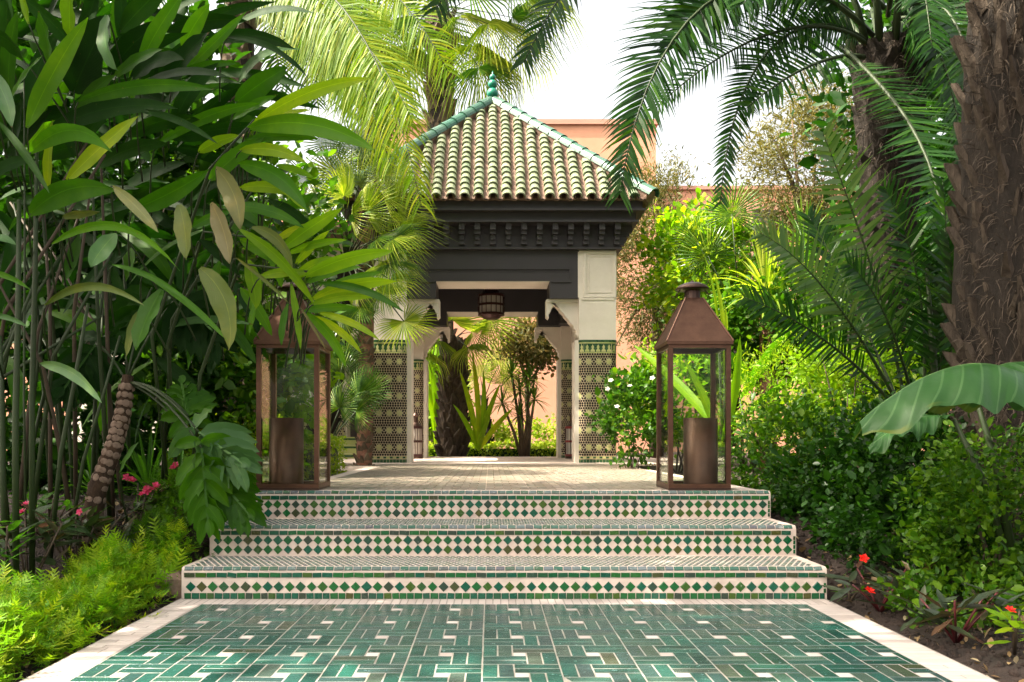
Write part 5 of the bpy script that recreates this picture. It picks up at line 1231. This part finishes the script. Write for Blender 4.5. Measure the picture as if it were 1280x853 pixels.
for q in ([(1290, -320, 4.7), (1400, -520, 4.4), (1560, -400, 4.2), (1620, -100, 4.2)], [(1290, -320, 4.7), (1180, -560, 4.2), (1000, -520, 3.6), (900, -260, 3.4)], [(1290, -320, 4.7), (1300, -560, 5.4), (1320, -520, 6.2), (1300, -300, 6.8)], [(1290, -320, 4.7), (1250, -600, 4), (1200, -600, 3), (1100, -420, 2.5)], [(1290, -320, 4.7), (1150, -600, 5), (960, -600, 5.2), (840, -330, 5.2)], [(1290, -320, 4.7), (1400, -560, 5.4), (1520, -500, 6.2), (1600, -300, 6.8)]):
    FR(dq, q, 70, .5, .03, 'palm_gr', vang=.25, droop=.35, **kw)
sp_ = P(1135, 0, 5.6)
sk = empty('date_palm_sucker', (sp_.x, 5.6, .42), 'young date palm with silvery arching fronds growing between the two dark trunks', 'palm tree')
kw2 = dict(rr=.013)
B0 = (1135, 530, 5.6)
FR(sk, [B0, (1115, 390, 5.4), (1065, 260, 5.2), (1028, 165, 5.1)], 36, .42, .03, 'palm_silver', vang=.15, droop=.12, fwd=.3, start=.25, nrm=(.2, -1, .3), **kw2)
FR(sk, [B0, (1075, 410, 5.4), (1010, 320, 5.3), (950, 292, 5.2)], 40, .36, .024, 'palm_silver', vang=.2, droop=.15, fwd=.5, start=.3, nrm=(.2, -1, .3), **kw2)
FR(sk, [(1150, 530, 5.6), (1165, 420, 5.5), (1150, 310, 5.4), (1105, 235, 5.3)], 44, .38, .024, 'palm_gr', vang=.2, droop=.15, start=.25, nrm=(.2, -1, .3), **kw2)
FR(sk, [(1150, 530, 5.6), (1178, 420, 5.5), (1190, 330, 5.4), (1178, 225, 5.3)], 44, .36, .024, 'palm_gr', vang=.2, droop=.15, start=.2, nrm=(.2, -1, .3), **kw2)
FR(sk, [B0, (1075, 450, 5.5), (1000, 395, 5.3), (930, 372, 5.2)], 40, .34, .02, 'palm_gr', vang=.2, droop=.2, start=.3, nrm=(.2, -1, .3), **kw2)
FR(sk, [B0, (1085, 420, 5.8), (1050, 330, 6.0), (1010, 270, 6.1)], 44, .4, .024, 'palm_gr', vang=.2, droop=.15, start=.25, nrm=(.2, -1, .3), **kw2)
FR(sk, [(1150, 540, 5.5), (1130, 440, 5.2), (1100, 360, 5.0), (1060, 330, 4.9)], 40, .34, .02, 'palm_gr', vang=.2, droop=.15, start=.25, nrm=(.2, -1, .3), **kw2)
FR(sk, [(1160, 530, 5.6), (1175, 440, 5.4), (1200, 380, 5.2), (1185, 300, 5.1)], 40, .34, .024, 'palm_gr', vang=.2, droop=.1, start=.25, nrm=(.2, -1, .3), **kw2)
tube_obj(sk, 'frond_base', [P(1172, 540, 5.4), P(1166, 440, 5.4), P(1158, 335, 5.4)], [.026, .022, .01], M['stem'], 7)

# ============================================================ GIANT LEAF AT RIGHT
gl = empty('elephant_ear_plant', (P(1275, 0, 3.9).x, 3.9, hgt(P(1275, 0, 3.9).x, 3.9)), 'plant with one enormous drooping glossy leaf in front of the massive trunk', 'plant')
t = NT('giant_leaf'); uv = t.n('UVMap').outputs[0]; sp2 = t.n('SeparateXYZ', {0: uv}); au = t.math('ABSOLUTE', sp2.outputs[0])
c = t.mix(t.noise(5, 4), (.018, .07, .012), (.034, .11, .022))
wv = t.math('SINE', t.math('ADD', t.math('MULTIPLY', sp2.outputs[1], 70.0), t.math('MULTIPLY', au, -9.0)))
c = t.mix(t.math('MULTIPLY', t.math('GREATER_THAN', wv, .93), .35), c, (.11, .22, .08))
ye = t.math('MULTIPLY', t.ramp(t.math('ADD', au, t.math('MULTIPLY', t.noise(7, 3), .16)), [(.97, (0, 0, 0)), (1.0, (1, 1, 1))]), t.ramp(t.noise(4, 2), [(.5, (0, 0, 0)), (.6, (1, 1, 1))]))
c = t.mix(t.math('MULTIPLY', ye, .6), c, (.14, .17, .02)); c = t.mix(t.math('LESS_THAN', au, .02), c, (.16, .28, .1))
bb = t.bsdf(Base_Color=c, Roughness=.42, Specular_IOR_Level=.28, Normal=t.bump(t.math('ADD', wv, t.noise(20, 3)), .3, .006))
tl = t.n('BsdfTranslucent', {'Color': t.mix(1.0, c, (1.2, 1.4, .5), 'MULTIPLY')}); ms = t.n('MixShader', {0: .25, 1: bb.outputs[0], 2: tl.outputs[0]}); t.t.links.new(ms.outputs[0], t.out.inputs[0]); M['giant'] = t.m
def giant(name, pts, half, drop, n=34, m_=12, tear=1.0):
    mb = MB(); vs, uv = [], []
    for i in range(n + 1):
        t_ = i / n; p = bez(pts, t_); tg = bezt(pts, t_); s = tg.cross(UP).normalized()
        w_ = half * (sin(pi * min(1, t_ * .93 + .05))) ** .6
        for k in range(-m_ // 2, m_ // 2 + 1):
            u = k / (m_ / 2); rip = .018 * sin(t_ * 34 + (1.5 if k > 0 else 0)) * abs(u) ** 1.2 + .03 * sin(t_ * 11) * u * u
            ww = w_ * (1 + .1 * sin(t_ * 23 + 1) * abs(u) ** 3)
            q = p + s * (ww * sin(min(1.35, abs(u) * 1.25)) * (1 if u > 0 else -1) * .8) - UP * (ww * drop * abs(u) ** 1.6) + UP * rip - tg * .06 * abs(u) * w_ * -3
            vs.append(q); uv.append((u, t_))
    W_ = m_ + 1
    mb.add(vs, [(i * W_ + k, i * W_ + k + 1, (i + 1) * W_ + k + 1, (i + 1) * W_ + k) for i in range(n) for k in range(m_)], 0, 0, uv)
    o = mb.build(name, M['giant'], None, True); rel(o, gl)
giant('leaf', [P(1310, 505, 3.55), P(1270, 435, 3.5), P(1180, 432, 3.45), P(1074, 528, 3.4)], .24, .72)
giant('leaf', [P(1215, 480, 3.9), P(1260, 430, 3.85), P(1330, 450, 3.8), P(1400, 520, 3.75)], .22, .7)
giant('leaf', [P(1190, 520, 3.95), P(1150, 515, 3.9), P(1120, 530, 3.85), P(1085, 560, 3.8)], .1, .5)
g0 = Vector(gl.location)
for q in (P(1312, 512, 3.55), P(1216, 484, 3.9), P(1192, 524, 3.95)): tube_obj(gl, 'petiole', [g0, g0.lerp(q, .6) + Vector((.02, 0, .03)), q], [.022, .016, .01], M['stem'], 7)
FRb = FR
# ============================================================ SHRUBS, RIGHT SIDE
B_('shrub', 'white-flowered leafy shrub growing against the mosaic column', 794, 525, 8.7, (.38, .4, .5), 3200, .055, 'sh_mid', nclump=70, clump=.12, kind='oval', fb=-1, flowers=('whitefl', 5, [(-.3, -.35, .38), (-.12, -.4, .32), (-.25, -.4, .12), (.1, -.4, .4), (-.33, -.3, .3)], .03))
B_('shrub', 'bright yellow-green shrub behind the lantern standing clear', 850, 500, 9.3, (.6, .5, .55), 3200, .07, 'sh_bright', nclump=60, clump=.2)
B_('shrub', 'tall light green shrub beside the dry olive tree', 870, 340, 10.5, (.65, .6, .8), 4200, .085, 'sh_bright', nclump=70, clump=.2, stems=8)
B_('shrub', 'green shrub below the spiky dracaena head', 930, 430, 9.6, (.7, .6, .7), 4200, .075, 'sh_mid', nclump=70, clump=.22)
B_('shrub', 'leafy shrub in the middle distance beneath the date palm fronds', 1010, 400, 9.2, (.7, .6, .8), 3800, .08, 'sh_mid', nclump=70, clump=.22, stems=8)
B_('shrub', 'bright fine-leaved shrub between the copper lantern and the young date palm', 985, 500, 7.2, (.55, .5, .5), 4600, .042, 'sh_bright', nclump=80, clump=.14, kind='lance')
B_('shrub', 'bright young shrub in front of the dark shaggy trunk', 1065, 490, 6.4, (.45, .4, .36), 3400, .045, 'sh_bright', nclump=60, clump=.14)
B_('shrub', 'glossy shrub spilling beside the highest step', 985, 580, 5.9, (.42, .45, .5), 5200, .042, 'sh_mid', nclump=110, clump=.12, fb=-1)
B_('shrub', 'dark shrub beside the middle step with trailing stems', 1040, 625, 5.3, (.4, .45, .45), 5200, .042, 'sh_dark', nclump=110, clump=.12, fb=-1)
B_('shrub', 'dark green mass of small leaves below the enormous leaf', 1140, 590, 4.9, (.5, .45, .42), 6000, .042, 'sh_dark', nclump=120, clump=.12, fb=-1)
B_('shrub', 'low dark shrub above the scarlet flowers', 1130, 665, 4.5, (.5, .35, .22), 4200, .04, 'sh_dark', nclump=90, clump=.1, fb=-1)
B_('shrub', 'shrub with sunlit round leaflets at the frame edge under the massive trunk', 1245, 585, 4.0, (.32, .3, .26), 1900, .032, 'sh_mid', nclump=70, clump=.08, kind='oval', fb=-1)
B_('shrub', 'dense green shrub close to the path near the frame edge', 1235, 665, 3.95, (.38, .35, .26), 3600, .034, 'sh_mid', nclump=90, clump=.09, fb=-1)
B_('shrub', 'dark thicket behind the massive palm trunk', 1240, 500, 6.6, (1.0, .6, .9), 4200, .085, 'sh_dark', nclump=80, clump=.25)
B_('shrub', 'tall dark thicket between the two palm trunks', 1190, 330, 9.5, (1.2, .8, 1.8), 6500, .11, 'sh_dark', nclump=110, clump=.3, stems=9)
B_('shrub', 'bronze-tinged low cover beneath the dense green shrub', 1205, 745, 3.75, (.35, .3, .09), 1600, .035, 'sh_mid', nclump=50, clump=.08, fb=-1)
B_('shrub', 'green shrub filling the space behind the young date palm', 1090, 430, 8.2, (.7, .5, .7), 3400, .08, 'sh_mid', nclump=60, clump=.2)
leafy_plant('new_guinea_impatiens', 'bronze-leaved impatiens with scarlet flowers beside the lowest step', 'plant', gp(1100, 770, 3.95), 44, .16, .55, M['purple'], .2, .2, ('redfl', 1, 1), stemmat=M['red_stem'], fs=.026)
flower([o for o in COL.objects if o.name.startswith('new_guinea')][0], P(1087, 739, 3.85), .028, M['redfl'])
leafy_plant('new_guinea_impatiens', 'bronze-leaved impatiens with glossy dark leaves and no open flower by the path border', 'plant', gp(1195, 800, 3.35), 44, .17, .55, M['purple'], .22, .18, stemmat=M['red_stem'])
leafy_plant('ground_plant', 'yellow-green bedding plant with a scarlet flower at the nearest path corner', 'plant', gp(1268, 830, 3.1), 22, .1, .9, M['lf_bright'], .16, .12, ('redfl', 1, 1), fs=.022)
leafy_plant('ground_plant', 'small green seedling on the bare soil near the fallen branch', 'plant', gp(1062, 760, 4.1), 10, .07, .6, M['lf_mid'], .06, .06)
leafy_plant('ground_plant', 'dull green plant on the soil between the two bronze plants', 'plant', gp(1150, 775, 3.75), 18, .11, .6, M['lf_mid'], .1, .14)
# dracaena
e = empty('dracaena', (P(960, 0, 9.2).x, 9.2, .42), 'dracaena with a spiky fan head on a red-brown stem', 'plant')
tube_obj(e, 'trunk', [Vector(e.location), P(960, 450, 9.2), P(958, 372, 9.2)], [.1, .09, .085], M['bark_red'], 10)
rosette(e, P(958, 370, 9.2), 84, .8, .03, M['fan_yel'], -.25, 1.4, .45)
e = empty('dracaena', (P(1010, 0, 10.4).x, 10.4, .42), 'smaller spiky dracaena beyond the red-brown stem', 'plant')
tube_obj(e, 'trunk', [Vector(e.location), P(1012, 400, 10.4), P(1005, 310, 10.4)], [.07, .06, .06], M['bark_gr'], 8); rosette(e, P(1005, 308, 10.4), 60, .7, .028, M['fan_gr'], -.2, 1.4, .4)
e = fan_palm('fan palm raising one broad leaf above the dracaena', (P(905, 0, 10).x, 10, .42), P(925, 420, 10), .06, [(915, 268, 9.8, 1, 0), (885, 320, 9.8, .9, 0), (940, 300, 10.2, 1, 1), (870, 300, 10.0, .8, 1)], .42, 'fan_gr', step=.14, size=.1)
# pale banana-like leaves behind the lantern
e = empty('banana_plant', (P(945, 0, 7.6).x, 7.6, .42), 'banana-like plant with a long pale leaf slanting above the bright shrubs', 'plant')
b_ = Vector(e.location)
for (q, tp_, w_, ar) in (((925, 500, 7.6), (1008, 395, 7.4), .16, .05), ((940, 490, 7.5), (890, 430, 7.3), .14, .05), ((930, 520, 7.4), (1000, 470, 7.3), .1, .03)):
    leaf_obj(e, P(*q), P(*tp_), w_, ar, M['lf_mid'], .5, wav=.03); tube_obj(e, 'petiole', [b_, P(*q)], [.02, .01], M['stem'], 6)
e = empty('banana_plant', (P(905, 0, 6.9).x, 6.9, .42), 'light green blades standing close behind the clear lantern', 'plant'); b_ = Vector(e.location)
for (q, tp_, w_) in (((905, 470, 6.9), (893, 340, 6.9), .05), ((900, 440, 6.9), (905, 380, 6.9), .04), ((898, 430, 6.9), (880, 318, 6.9), .03), ((900, 560, 6.9), (925, 420, 6.8), .1), ((900, 560, 6.9), (855, 450, 6.9), .09), ((900, 540, 6.9), (790, 430, 7.6), .12)):
    leaf_obj(e, P(*q), P(*tp_), w_, .03, M['lf_bright'], .3); tube_obj(e, 'petiole', [b_, P(*q)], [.014, .006], M['stem'], 6)
# trees and background masses
tree('olive_tree', 'dry tan-leaved olive tree beside the pavilion corner', (P(820, 0, 15).x, 15, .4), 3.2, .11, P(815, 330, 15), (.85, .7, 1.9), 20000, .085, M['olive'], 'lance', 120, .35, 9)
tree('olive_tree', 'airy olive tree rising behind the date palm trunk', (P(1010, 0, 12.5).x, 12.5, .4), 3.6, .12, P(1020, 220, 12.5), (1.1, .8, 1.3), 22000, .08, M['olive'], 'lance', 120, .35, 9)
tree('garden_tree', 'thin-stemmed tree with a round olive-green crown seen through the pavilion', (P(658, 0, 15).x, 15, .42), 1.5, .045, P(662, 430, 15), (.55, .4, .45), 4200, .07, M['olive'], 'oval', 60, .25, 6)
tree('garden_tree', 'broad dark tree standing far behind the cane clump', (-6.2, 9.5, .4), 3.5, .2, (-6.0, 9.6, 4.0), (2.4, 1.6, 2.6), 9000, .16, M['sh_dark'], 'oval', 120, .6, 9)
tree('garden_tree', 'dark tree closing the view beyond the massive trunk', (7.2, 10.5, .4), 3.5, .2, (6.4, 10.6, 4.4), (2.2, 1.6, 2.8), 9000, .16, M['sh_dark'], 'oval', 120, .6, 9)
tree('garden_tree', 'leafy tree behind the feather palm trunk', (-4.3, 13.0, .4), 3.5, .16, (-4.8, 12.6, 3.6), (1.6, 1.2, 2.2), 7000, .13, M['sh_mid'], 'oval', 100, .5, 9)
tree('garden_tree', 'small-leaved tree above the light green shrub', (3.6, 14.5, .4), 2.5, .1, (3.9, 14.5, 3.3), (1.0, .8, 1.3), 6000, .09, M['sh_mid'], 'oval', 80, .4, 7)
# seen through the pavilion
b0 = P(565, 0, 14.9).x
fan_palm('stout palm with a rough patterned trunk framed by the pavilion opening', (b0, 14.9, .42), P(566, 425, 14.9), .23,
    [(545, 425, 14.5, .9, 2), (590, 415, 14.6, .9, 2), (565, 400, 14.3, 1, 1), (610, 400, 14.5, 1, 1), (530, 440, 14.4, .9, 2), (540, 400, 14.6, 1, 1), (585, 435, 14.4, .7, 2)], .75, 'fan_yel', BOOT, 'bark_gr', .12, .22, per=9)
e = fan_palm('young fan palm with yellow-green leaves beside the stout palm', (P(612, 0, 15.8).x, 15.8, .42), P(605, 500, 15.8), .06, [(625, 455, 15.6, 1, 0, 'fan_yel'), (600, 470, 15.6, 1, 1, 'fan_yel'), (630, 480, 15.6, 1, 1)], .6, 'fan_yel', step=.2, size=.12)
e = empty('yucca', (P(652, 0, 14.6).x, 14.6, .42), 'many-stemmed yucca with spiky heads behind the pavilion', 'plant'); b_ = Vector(e.location)
for q in ((650, 490), (628, 505), (668, 500), (640, 470), (662, 475), (650, 520)):
    c_ = P(q[0], q[1], 14.6); tube_obj(e, 'stem', [b_, b_.lerp(c_, .5) + Vector((.03, 0, 0)), c_], [.03, .026, .022], M['bark_gr'], 7); rosette(e, c_, 30, .36, .03, M['fan_gr'], -.6, 1.4, .3)
e = empty('banana_plant', (P(598, 0, 14.2).x, 14.2, .42), 'low plant with broad yellow-green leaves between the palm and the yucca', 'plant'); b_ = Vector(e.location)
for tp_ in ((574, 462), (590, 440), (626, 478), (642, 510), (612, 525), (566, 505), (604, 462)): leaf_obj(e, b_ + Vector((0, 0, .15)), P(tp_[0], tp_[1], 14.0 + random.random() * .4), .13, .04, M['lf_bright'], .4); 
e = empty('banana_plant', (P(545, 0, 15.6).x, 15.6, .42), 'broad-leaved plant behind the rear mosaic column', 'plant'); b_ = Vector(e.location)
for tp_ in ((530, 440), (545, 420), (535, 480), (520, 460), (555, 450)): leaf_obj(e, b_ + Vector((0, 0, .1)), P(tp_[0], tp_[1], 15.5), .22, .12, M['lf_bright'], .4)
B_('shrub', 'bright shrub behind the rear mosaic column', 545, 500, 16.3, (.7, .5, .9), 2600, .11, 'sh_bright', nclump=50, clump=.25)

# unseen tree added outside the view, its wide crown placed to shade the path
tree('added_shade_tree', 'added unseen tree with a spreading crown that shades the path', (-4.6, 2.2, .1), 4.6, .16, (-2.3, 3.2, 6.2), (3.4, 1.8, .6), 10000, .17, M['sh_mid'], 'oval', 110, .5, 12, lean=(.7, .6))

tree('added_shade_tree', 'added unseen bushy tree that shades the cane clump', (-5.4, 3.6, .1), 3.0, .12, (-5.2, 3.9, 4.0), (1.3, 1.5, 1.7), 6500, .15, M['sh_dark'], 'oval', 100, .45, 8)  # second unseen tree, added to throw shade on the lower cane clump
# ============================================================ SOIL LITTER
n = 900; pos = []
while len(pos) < n:
    x, y = (random.uniform(-2.3, -1.53) if random.random() < .5 else random.uniform(1.66, 2.6)), random.uniform(2.3, 5.6)
    pos.append((x, y, hgt(x, y) + .008))
pos = np.array(pos); tv, tf = leaf_t('oval')
mm = rand_mats(n, .035, 3.0); tag(link('leaf_litter', scatter('leaf_litter', tv, tf, pos, mm, rng.random(n)), None, M['litter']), 'dry fallen leaves scattered over the dark soil', kind='stuff')
n = 5000; pos = []
while len(pos) < n:
    x, y = (random.uniform(-2.2, -1.53) if random.random() < .5 else random.uniform(1.66, 2.5)), random.uniform(2.3, 5.4); pos.append((x, y, hgt(x, y)))
cv = [(0, 0, .6), (.5, 0, 0), (0, .5, .1), (-.5, 0, 0), (0, -.5, -.05), (0, 0, -.5)]; cf = [(0, 1, 2), (0, 2, 3), (0, 3, 4), (0, 4, 1), (5, 2, 1), (5, 3, 2), (5, 4, 3), (5, 1, 4)]
tag(link('soil_clods', scatter('soil_clods', cv, cf, np.array(pos), rand_mats(n, .022, .5), rng.random(n)), None, M['soil']), 'crumbly clods of dark soil along the path edges', kind='stuff')
